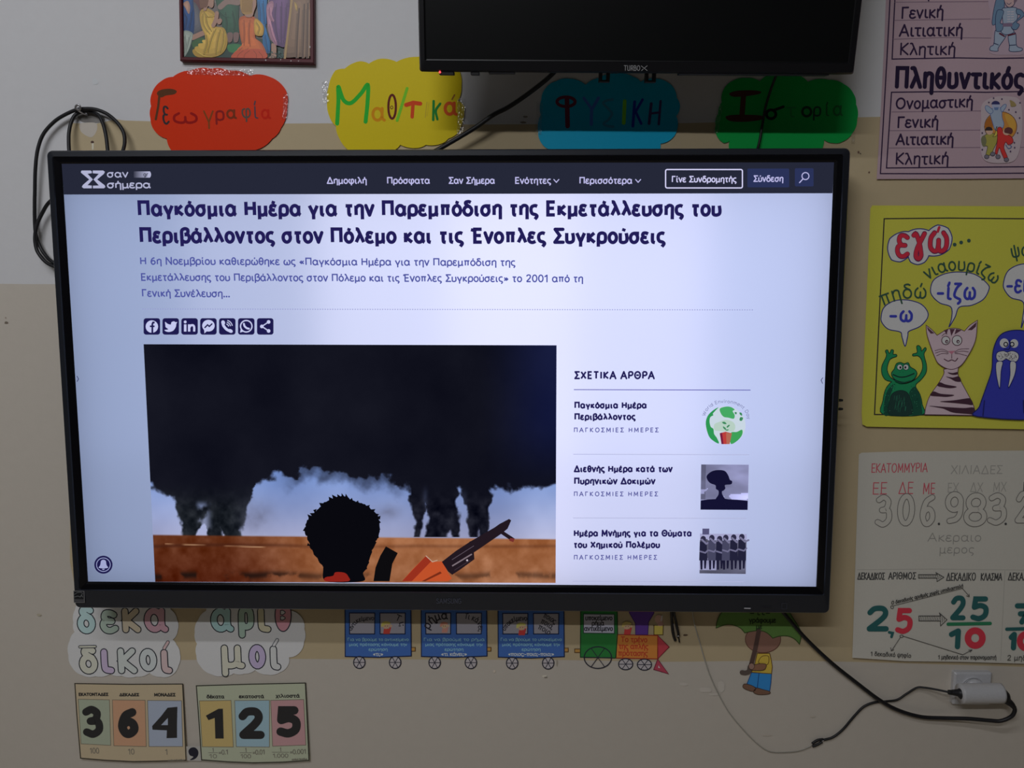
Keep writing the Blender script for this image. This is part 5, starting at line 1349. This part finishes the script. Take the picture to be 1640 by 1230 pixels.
# ================================================================== BUBBLE-LETTER CLOUDS
def bubble(d, q, ch, a, b, y, xh, fill, k, f, wd=38, line=(24, 26, 32)):
    (ax, ay), (bx, by) = q((a, y), (b, y))
    w_ = (wd + 9) / f
    d.letter(ch, ax, bx, ay - w_ * 0.42, xh / f, w_, C(*line, k))
    d.letter(ch, ax + 1.6, bx - 1.6, ay - w_ * 0.42, xh / f, w_ - 3.2, C(*[v * 0.72 + 36 for v in fill], k))
f = 3.814
q = T(90, 950, f)
k = 0.27
for nodes, letters, label in (
    ([(150, 40), (115, 100), (105, 180), (112, 238), (82, 290), (75, 380), (98, 455), (160, 502), (240, 508), (330, 494), (400, 505), (490, 510), (570, 488), (640, 512), (705, 502), (748, 440), (756, 370), (735, 315), (712, 285), (742, 230), (738, 160), (700, 100), (620, 30), (400, 10)],
     (('δ', 128, 246, 248, 92, (112, 150, 166)), ('ε', 266, 386, 248, 106, (108, 124, 112)), ('κ', 402, 522, 242, 112, (166, 126, 104)), ('α', 536, 690, 240, 112, (150, 98, 110)),
      ('δ', 140, 260, 494, 92, (150, 144, 124)), ('ι', 274, 360, 492, 112, (128, 112, 150)), ('κ', 376, 500, 492, 118, (132, 150, 134)), ('ο', 508, 620, 478, 100, (132, 150, 168)), ('ι', 640, 714, 492, 108, (160, 116, 116))), 'white cloud cut-out with pastel outlined letters, under the screen and furthest from the train'),
    ([(950, 40), (915, 108), (868, 160), (846, 240), (860, 310), (856, 380), (880, 445), (950, 497), (1020, 505), (1085, 490), (1150, 492), (1215, 470), (1290, 498), (1370, 482), (1416, 440), (1422, 392), (1480, 370), (1514, 300), (1516, 220), (1500, 150), (1430, 105), (1380, 40), (1150, 10)],
     (('α', 942, 1090, 238, 108, (104, 140, 152)), ('ρ', 1110, 1214, 226, 108, (104, 126, 112)), ('ι', 1230, 1316, 240, 112, (164, 132, 104)),
      ('μ', 1008, 1158, 462, 106, (142, 136, 120)), ('ο', 1175, 1285, 462, 108, (122, 108, 146)), ('ι', 1306, 1376, 470, 108, (136, 144, 136))), 'white cloud cut-out with pastel outlined letters, under the screen and nearest the train')):
    t = thing('word_cloud', at(90 + sum(p[0] for p in nodes) / len(nodes) / f, 950 + 505 / f, YW), label, 'sign', 'white cloud cut-outs')
    d = Draw(YW, 0.001)
    d.sheet(scallop([q(p)[0] for p in nodes], 0.10, 5), C(138, 138, 140, k), 0.0006)
    d.build('card', M_PAPER, t)
    d = Draw(YW, 0.00163)
    for a in letters:
        bubble(d, q, *a, k, f)
    if letters[0][0] == 'δ':
        for dy, lx in ((0, 652),):
            for w_, c in ((4.6, (34, 36, 42)), (2.6, (160, 116, 116))):
                d.stroke(q((lx + 30, 300), (lx + 8, 336)), w_ + 1.2, C(*c, k))
        for y0, cc_ in ((52, (112, 150, 166)), (328, (150, 144, 124))):
            pts = q((144, y0), (238, y0 - 2)) ; d.stroke(pts, 5.0, C(34, 36, 42, k)); d.stroke(pts, 2.6, C(*cc_, k))
    else:
        for w_, c in ((4.6, (34, 36, 42)), (2.6, (136, 144, 136))):
            d.stroke(q((1350, 286), (1330, 318)), w_ + 1.2, C(*c, k))
        e = ellipse(*q((1386, 135))[0], 13.0, 26.0, n=28)
        d.shape(e, C(142, 96, 104, k), C(34, 36, 42, k), 1.7)
        for yy, h_ in ((118, 20), (152, 18)):
            d.shape(q((1370, yy - h_ * .6), (1384, yy - h_ * .7), (1398, yy - 4), (1398, yy + 4), (1384, yy + h_ * .7), (1370, yy + h_ * .6)), C(138, 138, 140, k), C(34, 36, 42, k), 1.3)
    d.build('lettering', M_PAPER, t)

# ================================================================== NUMBER CARDS AND COMMA
k = 0.33
INK = C(34, 33, 33, k)
def fraction(d, q, top, bot, rest, xc, x1, y):
    (px, py) = q((xc, y))[0]
    c = C(92, 88, 80, k)
    w_ = 3.6 + 2.0 * len(bot)
    d.stroke([(px - w_, py), (px + w_, py)], 0.7, c)
    d.text(top, (px - 1.2, py - 1.6), (px + 1.4, py - 1.6), 4.2, 0.9, c)
    d.text(bot, (px - w_ + 0.8, py + 8.4), (px + w_ - 0.8, py + 8.4), 4.2, 0.9, c, 8)
    (rx, ry) = q((x1, y))[0]
    d.text(rest, (px + w_ + 1, py + 3), (rx, py + 2.0), 5.0, 1.0, c, 8)
def card(name, outline, border, col, cells, heads, label, extra):
    t = thing(name, at(*q(border[3])[0], YW), label, 'card', 'place-value number cards')
    d = Draw(YW, 0.0008, slope=(ZC - 0.51, 0.022))
    d.sheet(q(*outline), C(*col, k), 0.0005)
    d.build('paper_sheet', M_PAPER, t)
    d = Draw(YW, 0.00135, slope=(ZC - 0.51, 0.022))
    d.stroke(q(*border), 1.7, C(40, 38, 34, k), closed=True)
    for pts, c in cells:
        d.shape(q(*pts), C(*[v * 0.72 + 30 for v in c], k), C(86, 80, 68, k), 0.9)
    d.build('number_panels', M_PAPER, t)
    d = Draw(YW, 0.00135 + d.d + 4e-5, slope=(ZC - 0.51, 0.022))
    for s_, a, b, y, xh in heads:
        (ax, ay), (bx, by) = q((a, y), (b, y))
        d.text(s_, (ax, ay), (bx, by), xh / f, 1.35, INK, 16)
    extra(d)
    d.build('lettering', M_PAPER, t)
def dg(d, ch, a, b, y0, y1, wd):
    (ax, ay), (bx, by) = q((a, y1), (b, y0))
    w_ = wd / f
    d.letter(ch, ax, bx, ay - w_ / 2, ((y1 - y0) / f - w_) / 1.4, w_, INK)
def ex1(d):
    dg(d, '3', 164, 290, 688, 884, 46); dg(d, '6', 380, 505, 698, 884, 52)
    d.poly(q((680, 700), (740, 694), (738, 800), (738, 884), (674, 886), (676, 838), (588, 834), (586, 812), (640, 752)), INK, holes=[q((682, 762), (640, 806), (682, 806))])
    c = C(92, 88, 80, k)
    for s_, a, b, y in (('100', 204, 264, 978), ('10', 437, 480, 984), ('1', 664, 684, 986)):
        (ax, ay), (bx, by) = q((a, y), (b, y)); d.text(s_, (ax, ay), (bx, by), 6.0, 1.0, c, 10)
    (ax, ay), (bx, by) = q((682, 1026), (784, 1022)); d.text('αριθμοί δεκάδων', (ax, ay), (bx, by), 1.6, 0.6, c, 10)
card('number_card', [(110, 548), (440, 554), (775, 552), (785, 760), (798, 1025), (620, 1030), (470, 1033), (290, 1024), (145, 1012), (122, 740)], [(114, 552), (440, 557), (772, 555), (782, 760), (793, 1021), (620, 1026), (470, 1029), (290, 1020), (149, 1008), (126, 740)], (138, 126, 104),
     (([(135, 648), (325, 652), (333, 930), (152, 920)], (126, 134, 112)), ([(343, 652), (543, 654), (550, 937), (352, 932)], (160, 114, 82)), ([(558, 655), (765, 657), (773, 937), (567, 937)], (126, 136, 154))),
     (('ΕΚΑΤΟΝΤΑΔΕΣ', 136, 320, 626, 11), ('ΔΕΚΑΔΕΣ', 385, 508, 628, 11), ('ΜΟΝΑΔΕΣ', 597, 730, 629, 12)), 'cream number card showing 364 in three coloured panels', ex1)
def ex2(d):
    d.poly(q((914, 748), (992, 706), (1018, 706), (1023, 888), (972, 888), (968, 762), (930, 776)), INK)
    dg(d, '2', 1118, 1274, 698, 894, 50); dg(d, '5', 1345, 1496, 688, 882, 52)
    fraction(d, q, '1', '10', '=0.1', 958, 1052, 975); fraction(d, q, '1', '100', '=0.01', 1158, 1276, 975); fraction(d, q, '1', '1.000', '=0.001', 1370, 1528, 972)
    (ax, ay), (bx, by) = q((1438, 1020), (1534, 1016)); d.text('αριθμοί δεκάδων', (ax, ay), (bx, by), 1.6, 0.6, C(92, 88, 80, k), 10)
card('number_card', [(852, 562), (1190, 552), (1525, 545), (1535, 760), (1548, 1025), (1380, 1036), (1200, 1040), (1050, 1034), (885, 1022), (868, 780)], [(856, 566), (1190, 556), (1522, 549), (1532, 760), (1544, 1021), (1380, 1032), (1200, 1036), (1050, 1030), (888, 1018), (872, 780)], (130, 134, 116),
     (([(875, 658), (1068, 655), (1082, 940), (892, 938)], (158, 134, 74)), ([(1090, 656), (1302, 654), (1302, 940), (1100, 938)], (116, 146, 158)), ([(1310, 655), (1512, 650), (1525, 928), (1322, 935)], (152, 108, 110))),
     (('δέκατα', 918, 1027, 641, 13), ('εκατοστά', 1115, 1270, 640, 13), ('χιλιοστά', 1340, 1488, 636, 13)), 'greenish number card showing 125 in three coloured panels', ex2)
t = thing('comma_card', at(309, 1218, YW), 'small white paper with a black comma between the two number cards', 'card', 'place-value number cards')
d = Draw(YW, 0.004)
d.sheet(q((790, 936), (886, 935), (886, 1025), (800, 1023)), C(130, 128, 124, k), 0.0004)
d.build('paper_sheet', M_PAPER, t)
d = Draw(YW, 0.00445)
d.poly(smooth(q((808, 962), (825, 944), (850, 944), (868, 966), (864, 996), (842, 1016), (816, 1018), (838, 1000), (816, 990)), True, 4), C(28, 28, 36, k))
d.build('comma_mark', M_PAPER, t)

# ================================================================== PAPER TRAIN
f = 2.8276
q = T(520, 940, f)
k = 0.225
def wheel(d, x, y, rx, ry, n=3, fill=True):
    (px, py) = q((x, y))[0]
    rx, ry = rx / f, ry / f
    if fill:
        d.ell(px, py, rx, ry, C(110, 106, 108, k), n=24)
    for i in range(n):
        a = math.pi * i / n + (0.0 if n == 3 else 0.4)
        d.stroke([(px - rx * math.cos(a), py - ry * math.sin(a)), (px + rx * math.cos(a), py + ry * math.sin(a))], 1.2, C(26, 26, 34, k))
    d.ring(px, py, rx, ry, 1.7, C(24, 24, 32, k))
def child(d, x, y, s, hair, shirt):
    (px, py) = q((x, y))[0]
    d.poly([(px - 4.6 * s, py + 13 * s), (px - 3.6 * s, py + 5 * s), (px + 1, py + 3.4 * s), (px + 4.4 * s, py + 5 * s), (px + 6.6 * s, py + 1 * s), (px + 8.2 * s, py + 2.4 * s), (px + 5.6 * s, py + 13 * s)], C(*shirt, k))
    d.ell(px, py, 5.6 * s, 5.2 * s, C(140, 104, 84, k), n=16)
    d.ell(px + 7.6 * s, py + 0.2, 2.0 * s, 2.2 * s, C(140, 104, 84, k), n=10)
    d.poly(smooth([(px - 7.4 * s, py + 2), (px - 7 * s, py - 4.4 * s), (px - 1, py - 7.4 * s), (px + 6.4 * s, py - 5.6 * s), (px + 6.6 * s, py - 2.4 * s), (px + 1, py - 2.8 * s), (px - 3.6 * s, py - 0.4)], True, 4), C(*hair, k))
    d.ell(px - 1.4 * s, py + 0.4, 0.6, 0.8, C(30, 24, 24, k), n=6); d.ell(px + 2.4 * s, py + 0.4, 0.6, 0.8, C(30, 24, 24, k), n=6)
WAG = ((92, 392, 105, 315, (112, 227), (250, 365), (118, 213), (157, 319), 342, 'αντικείμενο', ('Για να βρούμε το αντικείμενο', 'μιας πρότασης κάνουμε την', 'ερώτηση', '«τι;»'), 'blue paper train wagon, last of the train, with a child at its second window'),
       (437, 735, 108, 315, (457, 571), (596, 710), (118, 213), (498, 662), 343, 'ρήμα', ('Για να βρούμε το ρήμα', 'μιας πρότασης κάνουμε την', 'ερώτηση', '«τι κάνει;»'), 'blue paper train wagon in the middle, reading verb in Greek'),
       (785, 1085, 110, 318, (806, 920), (945, 1060), (120, 213), (849, 1012), 345, 'υποκείμενο', ('Για να βρούμε το υποκείμενο', 'μιας πρότασης κάνουμε την', 'ερώτηση', '«ποιος;-ποια;-ποιο;»'), 'blue paper train wagon coupled behind the green locomotive'))
BLUE, BLN, PAPW = C(38, 62, 106, k), C(16, 22, 44, k), C(98, 96, 102, k)
for n_, (x0, x1, y0, y1, wa, wb, wy, wx, wyc, word, lines, label) in enumerate(WAG):
    t = thing('paper_wagon', at(*q(((x0 + x1) / 2, y1))[0], YW), label, 'wall decoration', 'blue paper train wagons')
    d = Draw(YW, 0.0008)
    d.sheet(q((x0, y0 - 40), (x1 - 2, y0 - 40), (x1, y1 - 2), ((x0 + x1) / 2, y1 + 4), (x0 + 1, y1)), BLUE, 0.0005)
    d.stroke(q((x0, y0 - 40), (x1 - 2, y0 - 40), (x1, y1 - 2), ((x0 + x1) / 2, y1 + 4), (x0 + 1, y1)), 1.6, BLN, closed=True)
    d.build('body', M_PAPER, t)
    for i, (a, b) in enumerate((wa, wb)):
        d = Draw(YW, 0.00138)
        d.shape(q((a, wy[0]), (b, wy[0]), (b - 1, wy[1]), (a + 1, wy[1])), PAPW, BLN, 1.6)
        if n_ == 0 and i == 0:
            d.curve_text('αντικείμενο', q((a + 8, wy[1] - 14), (a + 34, wy[0] + 46), (a + 66, wy[0] + 34), (b - 4, wy[0] + 32)), 4.6, 1.25, C(30, 30, 36, k), 12)
        elif n_ == 0:
            child(d, a + 28, wy[0] + 58, 1.0, (150, 116, 62), (164, 44, 38)); d.curve_text('Τι;', q((a + 68, wy[0] + 30), (a + 84, wy[0] + 38), (a + 92, wy[0] + 62)), 6.4, 1.5, C(30, 30, 36, k), 10)
        elif n_ == 1 and i == 0:
            child(d, a + 84, wy[0] + 58, 0.85, (124, 84, 72), (128, 88, 80)); d.curve_text('ρήμα', q((a + 14, wy[0] + 74), (a + 34, wy[0] + 44), (a + 64, wy[0] + 30), (a + 98, wy[0] + 26)), 8.4, 2.1, C(26, 24, 30, k), 12)
        elif n_ == 1:
            d.curve_text('Τι κάνει;', q((a + 36, wy[0] + 24), (a + 70, wy[0] + 32), (a + 96, wy[0] + 50), (a + 102, wy[0] + 84)), 6.0, 1.35, C(30, 30, 36, k), 12)
        elif i == 0:
            child(d, a + 84, wy[0] + 62, 1.0, (150, 122, 70), (166, 40, 38)); d.curve_text('υποκείμενο', q((a + 10, wy[1] - 14), (a + 28, wy[0] + 56), (a + 60, wy[0] + 34), (b - 4, wy[0] + 32)), 5.2, 1.3, C(30, 30, 36, k), 12)
        else:
            for j, s_ in enumerate(('ποιος,', 'ποια,', 'ποιο')):
                d.curve_text(s_, q((a + 44 - j * 12, wy[0] + 16 + j * 26), (a + 70 - j * 12, wy[0] + 30 + j * 26), (a + 98 - j * 14, wy[0] + 50 + j * 24)), 5.8, 1.35, C(30, 30, 36, k), 12)
        d.build('carriage_window', M_PAPER, t)
    d = Draw(YW, 0.00138)
    for j, s_ in enumerate(lines):
        w_ = {0: 0.93, 1: 0.88, 2: 0.29}.get(j, 0.16 if n_ == 0 else 0.4 if n_ == 1 else 0.7)
        c = (x0 + x1) / 2
        hw = (x1 - x0) * w_ / 2
        (ax, ay), (bx, by) = q((c - hw, 244 + j * 22.5), (c + hw, 244 + j * 22.5))
        d.text(s_, (ax, ay), (bx, by), 3.2 if j < 3 else 3.8, 0.8 if j < 3 else 1.1, C(84, 116, 160, k) if j < 3 else C(120, 140, 166, k), 10)
    d.build('lettering', M_PAPER, t)
    for x in wx:
        d = Draw(YW, 0.0012)
        wheel(d, x, wyc, 26, 27)
        d.build('wheel', M_PAPER, t)
    d = Draw(YW, 0.001)
    d.shape(q((x1, y1 - 41), (x1 + 18, y1 - 41), (x1 + 18, y1 - 24), (x1, y1 - 24)), C(112, 84, 42, k), C(50, 34, 20, k), 1.2)
    d.build('coupling', M_PAPER, t)
t = thing('paper_locomotive', at(*q((1330, 370))[0], YW), 'paper locomotive with green cab and orange boiler at the front of the train', 'wall decoration')
d = Draw(YW, 0.0008)
d.sheet(q((1160, 70), (1322, 70), (1325, 215), (1318, 322), (1158, 318)), C(26, 74, 34, k), 0.0005)
d.stroke(q((1160, 70), (1324, 70), (1326, 215), (1318, 322), (1158, 318)), 1.6, C(14, 40, 22, k), closed=True)
d.build('cab', M_PAPER, t)
d = Draw(YW, 0.00138)
d.shape(q((1172, 122), (1312, 124), (1312, 211), (1172, 209)), C(112, 112, 122, k), C(22, 40, 32, k), 1.4)
for j, (s_, a, b) in enumerate((('υποκείμενο', 1179, 1304), ('ρήμα', 1208, 1266), ('αντικείμενο', 1174, 1306))):
    (ax, ay), (bx, by) = q((a, 150 + j * 24), (b, 150 + j * 24))
    d.text(s_, (ax, ay), (bx, by), 5.0, 1.4, C(26, 26, 32, k), 14)
d.build('cab_window', M_PAPER, t)
d = Draw(YW, 0.0008)
d.sheet(q((1325, 216), (1508, 220), (1508, 326), (1319, 322)), C(150, 78, 34, k), 0.0005)
d.stroke(q((1325, 216), (1508, 220), (1508, 326), (1319, 322)), 1.5, C(96, 30, 22, k), closed=True)
for j, (s_, a, b) in enumerate((('Το τρένο', 1340, 1462), ('της απλής', 1330, 1466), ('πρότασης', 1328, 1464))):
    (ax, ay), (bx, by) = q((a, 248 + j * 31), (b, 250 + j * 31))
    d.text(s_, (ax, ay), (bx, by), 5.6, 1.5, C(112, 36, 24, k), 14)
d.build('boiler', M_PAPER, t)
d = Draw(YW, 0.0009)
d.sheet(q((1372, 70), (1500, 70), (1490, 120), (1466, 160), (1463, 216), (1408, 216), (1407, 165), (1380, 118)), C(58, 36, 92, k), 0.0005)
d.stroke(q((1372, 70), (1500, 70), (1490, 120), (1466, 160), (1463, 216), (1408, 216), (1407, 165), (1380, 118)), 1.2, C(40, 24, 66, k), closed=True)
d.build('chimney', M_PAPER, t)
d = Draw(YW, 0.0008)
d.sheet(q((1508, 220), (1560, 272), (1508, 326)), C(112, 38, 44, k), 0.0005)
d.stroke(q((1508, 220), (1560, 272), (1508, 326)), 1.3, C(72, 20, 28, k), closed=True)
d.build('nose', M_PAPER, t)
d = Draw(YW, 0.0008)
d.sheet(q((1508, 327), (1490, 374), (1557, 394)), C(108, 40, 52, k), 0.0005)
d.stroke(q((1508, 327), (1490, 374), (1557, 394)), 1.3, C(66, 22, 34, k), closed=True)
d.poly(q((1512, 355), (1510, 366), (1519, 368)), C(130, 118, 118, k))
d.build('cowcatcher', M_PAPER, t)
d = Draw(YW, 0.0008)
d.sheet(q((1492, 176), (1532, 176), (1532, 217), (1491, 217)), C(132, 112, 52, k), 0.0004)
d.stroke(q((1491, 174), (1491, 217), (1532, 217), (1533, 174)), 1.3, C(50, 38, 18, k))
d.ell(*q((1513, 146))[0], 6.5, 7.0, C(126, 100, 92, k)); d.ell(*q((1520, 168))[0], 5, 3.4, C(118, 92, 86, k)); d.stroke(q((1528, 132), (1524, 152)), 2.0, C(140, 130, 126, k))
d.build('bell_box', M_PAPER, t)
d = Draw(YW, 0.00138)
child(d, 1368, 178, 1.0, (140, 112, 66), (164, 40, 40))
d.build('driver_drawing', M_PAPER, t)['label'] = 'child in red behind the cab'
d = Draw(YW, 0.0016); wheel(d, 1237, 320, 62, 49, 3, False)
d.build('wheel', M_PAPER, t)['label'] = 'large driving wheel'
for x, y in ((1363, 350), (1448, 352)):
    d = Draw(YW, 0.0012); wheel(d, x, y, 32, 25); d.build('wheel', M_PAPER, t)
d = Draw(YW, 0.001)
d.shape(q((1132, 281), (1158, 281), (1158, 297), (1132, 297)), C(112, 84, 42, k), C(50, 34, 20, k), 1.2)
d.build('coupling', M_PAPER, t)

# ================================================================== BOY WITH UMBRELLA CUT-OUT
f = 8.2
q = T(1100, 980, f)
k = 0.30
t = thing('umbrella_boy_cutout', at(1215, 1112, YW), 'paper cut-out of a child in yellow shirt and blue trousers under a green umbrella', 'wall decoration')
OL = C(44, 34, 26, k)
d = Draw(YW, 0.0008)
hq = ellipse(*q((1000, 360))[0], 28.4, 21.6, n=32)
d.sheet(hq, C(98, 72, 62, k), 0.0005); d.stroke(hq, 1.0, C(66, 40, 32, k), closed=True)
d.build('head', M_PAPER, t)
d = Draw(YW, 0.0015)
um = smooth(q((385, 210), (400, 120), (450, 20), (560, -90), (800, -190), (1050, -170), (1300, -40), (1400, 90), (1500, 270), (1480, 425)), n=5) + smooth(q((1480, 425), (1420, 360), (1330, 318), (1220, 318), (1128, 345)), n=5)[1:] + smooth(q((1128, 345), (1060, 280), (980, 248), (880, 250), (760, 275)), n=5)[1:] + smooth(q((760, 275), (700, 210), (600, 170), (500, 170), (385, 210)), n=5)[1:-1]
d.sheet(um, C(66, 92, 46, k), 0.0005); d.stroke(um, 1.3, C(40, 56, 28, k), closed=True)
d.build('umbrella_canopy', M_PAPER, t)
d = Draw(YW, 0.0022)
(ax, ay), (bx, by) = q((812, 138), (1172, 138)); d.text('γράφουμε', (ax, ay), (bx, by), 5.0, 1.6, C(26, 36, 22, k), 14)
(ax, ay), (bx, by) = q((905, 222), (990, 222)); d.text('με', (ax, ay), (bx, by), 4.6, 1.5, C(26, 36, 22, k), 14)
(ax, ay), (bx, by) = q((820, 40), (1100, 36)); d.text('(τι)', (ax, ay), (bx, by), 4.6, 1.5, C(26, 36, 22, k), 14)
d.build('lettering', M_PAPER, t)
d = Draw(YW, 0.0008)
sh = q((925, 545), (1088, 545), (1110, 640), (1122, 720), (1112, 812), (1000, 805), (850, 792), (890, 690))
d.sheet(sh, C(160, 122, 48, k), 0.0005); d.stroke(sh, 1.2, C(70, 48, 22, k), closed=True)
d.shape(smooth(q((945, 670), (970, 600), (1020, 575), (1075, 590), (1060, 690)), True, 4), C(160, 122, 48, k), C(70, 48, 22, k), 1.0)
d.build('shirt', M_PAPER, t)
d = Draw(YW, 0.0008)
tr = q((850, 796), (1112, 812), (1104, 930), (1085, 1058), (920, 1000), (790, 945))
d.sheet(tr, C(36, 94, 150, k), 0.0005); d.stroke(tr, 1.2, C(22, 46, 86, k), closed=True); d.stroke(q((948, 806), (925, 1000)), 1.2, C(22, 46, 86, k))
d.build('trousers', M_PAPER, t)
for a in (((735, 985), (760, 945), (860, 970), (905, 1010), (870, 1045), (780, 1020)), ((875, 1040), (920, 1000), (1000, 1020), (1088, 1045), (1080, 1078), (960, 1088), (890, 1070))):
    d = Draw(YW, 0.0014); d.sheet(smooth(q(*a), True, 4), C(84, 62, 50, k), 0.0004); d.stroke(smooth(q(*a), True, 4), 0.9, OL, closed=True); d.build('shoe', M_PAPER, t)
d = Draw(YW, 0.0022)
d.stroke(q((945, 250), (900, 480), (845, 690)), 7.0, C(58, 44, 40, k)); d.stroke(smooth(q((830, 720), (815, 780), (770, 800), (725, 795))), 7.6, C(62, 54, 50, k))
d.build('umbrella_handle', M_PAPER, t)
d = Draw(YW, 0.0030)
d.shape(smooth(q((950, 680), (1040, 690), (1015, 760), (890, 770), (830, 750), (830, 690), (870, 700)), True, 4), C(96, 68, 52, k), OL, 0.9)
d.shape(ellipse(*q((850, 715))[0], 4.6, 5.2, n=14), C(104, 82, 74, k), OL, 0.8)
d.build('arm', M_PAPER, t)

# ================================================================== SOCKET, ADAPTER, CORDS
so = thing('wall_socket', at(1552, 1125, YW), 'white square wall socket under the white poster', 'socket')
s0, s1 = at(1524, 1072.5, YW), at(1581, 1125, YW)
box('face_plate', s0.x, s1.x, YW - 0.011, YW - 0.0002, s1.z, s0.z, M_WHITEP, so, 0.003)
c = at(1557, 1102, YW - 0.011)
loft('socket_ring', [(YW - 0.011, [(c.x + 0.0205 * math.cos(a), c.z + 0.0205 * math.sin(a)) for a in [i * math.pi / 16 for i in range(32)]]), (YW - 0.013, [(c.x + 0.020 * math.cos(a), c.z + 0.020 * math.sin(a)) for a in [i * math.pi / 16 for i in range(32)]]), (YW - 0.012, [(c.x + 0.018 * math.cos(a), c.z + 0.018 * math.sin(a)) for a in [i * math.pi / 16 for i in range(32)]])], M_WHITEP, so, False, True)
YA = 0.034
def ax3(px, py):
    return at(px, py, YW - YA)
ad = thing('plug_adapter', ax3(1572, 1110), 'white cylindrical adapter with a black plug in each end, plugged in the wall socket', 'adapter')
pa, pb = ax3(1539, 1110.5), ax3(1601, 1110)
ra = (ax3(1560, 1094.5) - ax3(1560, 1124)).length / 2
dirx = (pb - pa).normalized()
# hollow sleeve: outer wall, rim, inner wall
tube('sleeve', [pa + dirx * 0.022, pa + dirx * 0.002, pa, pa + dirx * 0.001, (pa + pb) / 2, pb, pb + dirx * 0.001, pb - dirx * 0.012], [ra * 0.9, ra * 0.92, ra * 0.96, ra, ra, ra, ra * 0.96, ra * 0.9], M_WHITEP, ad, 32, 3)
mid = (pa + pb) / 2
tube('pin_base', [mid + Vector((0, ra * 0.8, 0)), Vector((mid.x, YW - 0.013, mid.z))], 0.0165, M_WHITEP, ad, 24, 3)
pc = thing('power_cord', at(1400, 1140, YW), 'thick black power cord from under the large screen to the right of the adapter', 'cable')
OC = 0.010
q = T(1480, 1050, 10.25)
pix_tube('cord', [(1243, 966, 0.020), (1258, 985, 0.013), (1290, 1022, OC), (1330, 1060, OC), (1370, 1092, OC), (1410, 1122, OC), (1440, 1138, OC), (1475, 1148, OC), (1510, 1150, 0.012), (1550, 1151, 0.018), (1585, 1154, 0.024), (1603, 1154.5, 0.028), (1619, 1148, 0.032), (1625, 1139, 0.034), (1624, 1131, YA)], 0.0034, M_CABLE, pc)
tube('plug', [ax3(1624.5, 1134), ax3(1620, 1128), ax3(1613, 1122), ax3(1608, 1115), ax3(1602, 1110.5), ax3(1598, 1110)], [0.0036, 0.0052, 0.0068, 0.0100, 0.0112, 0.0112], M_CABLE, pc, 16)
uc = thing('light_cord', at(1400, 1160, YW), 'thin black cord from the left end of the adapter, ending in a forked connector', 'cable')
pix_tube('cord', [(1521, 1109, YA), (1510, 1106.5, 0.028), (1495, 1103.5, 0.020), (1480, 1101.2, 0.012), (1468, 1101.5, 0.008), (1452, 1111, 0.005), (1437, 1120.5, 0.004), (1420, 1123, 0.004), (1400, 1125, 0.004), (1383, 1132, 0.004), (1368, 1147, 0.004), (1350, 1168, 0.004), (1334, 1180.5, 0.004), (1319, 1185, 0.004)],
         [0.0018] * 8 + [0.0021] * 6, M_CABLE, uc)
tube('plug', [ax3(1519, 1108.5), ax3(1524, 1109), ax3(1534, 1109.5), ax3(1541, 1110.5), ax3(1547, 1110.5)], [0.0040, 0.0044, 0.0062, 0.0118, 0.0122], M_CABLE, uc, 16)
for a in (((1318.5, 1184, 0.004), (1309, 1185.5, 0.004), (1300.5, 1191, 0.004)), ((1317, 1188, 0.0035), (1309, 1192.5, 0.0035), (1301, 1195.5, 0.0035))):
    pix_tube('connector_prong', a, 0.0022, M_CABLE, uc)
pix_tube('connector_neck', ((1322, 1184.5, 0.004), (1316, 1186, 0.004)), 0.0016, M_WHITEP, uc)
cw = thing('clear_wire', at(1200, 1150, YW), 'thin clear wire drooping down the wall from the screen to the forked connector', 'wire')
pix_tube('wire', [(1108, 972, 0.010), (1112, 998, 0.006), (1121, 1030, 0.0035), (1129, 1058, 0.0035), (1138, 1084, 0.0035), (1150, 1110, 0.0035), (1167, 1140, 0.0035), (1190, 1168, 0.0035), (1213, 1191, 0.0035), (1232, 1203, 0.0035), (1255, 1204.5, 0.0035), (1280, 1202, 0.0035), (1300, 1194, 0.004)], 0.0010, M_CLEAR, cw, 8)
st = thing('cable_end', at(1082, 1004, YW), 'short doubled black cable end with a metal tip, hanging below the large screen', 'cable')
q = T(1040, 970, 20.5)
pix_tube('sleeve', z3(q((740, 100), (730, 300), (740, 500), (760, 800), (800, 1000), (850, 1140)), (0.02, 0.016, 0.012, 0.010, 0.008, 0.006)), 0.0026, M_SHELL, st)
pix_tube('sleeve', z3(q((800, 100), (820, 300), (870, 500), (910, 720), (950, 900), (960, 980)), (0.02, 0.016, 0.012, 0.010, 0.008, 0.007)), 0.0024, M_SHELL, st)
pix_tube('tip', z3(q((900, 1000), (960, 1060), (985, 1200)), (0.007, 0.006, 0.006)), 0.0014, M_SHELL, st)
pix_tube('metal_band', z3(q((800, 600), (840, 800), (880, 960), (905, 1010), (980, 985)), (0.0145, 0.0132, 0.0115, 0.0105, 0.0105)), 0.0007, M_STEEL, st)
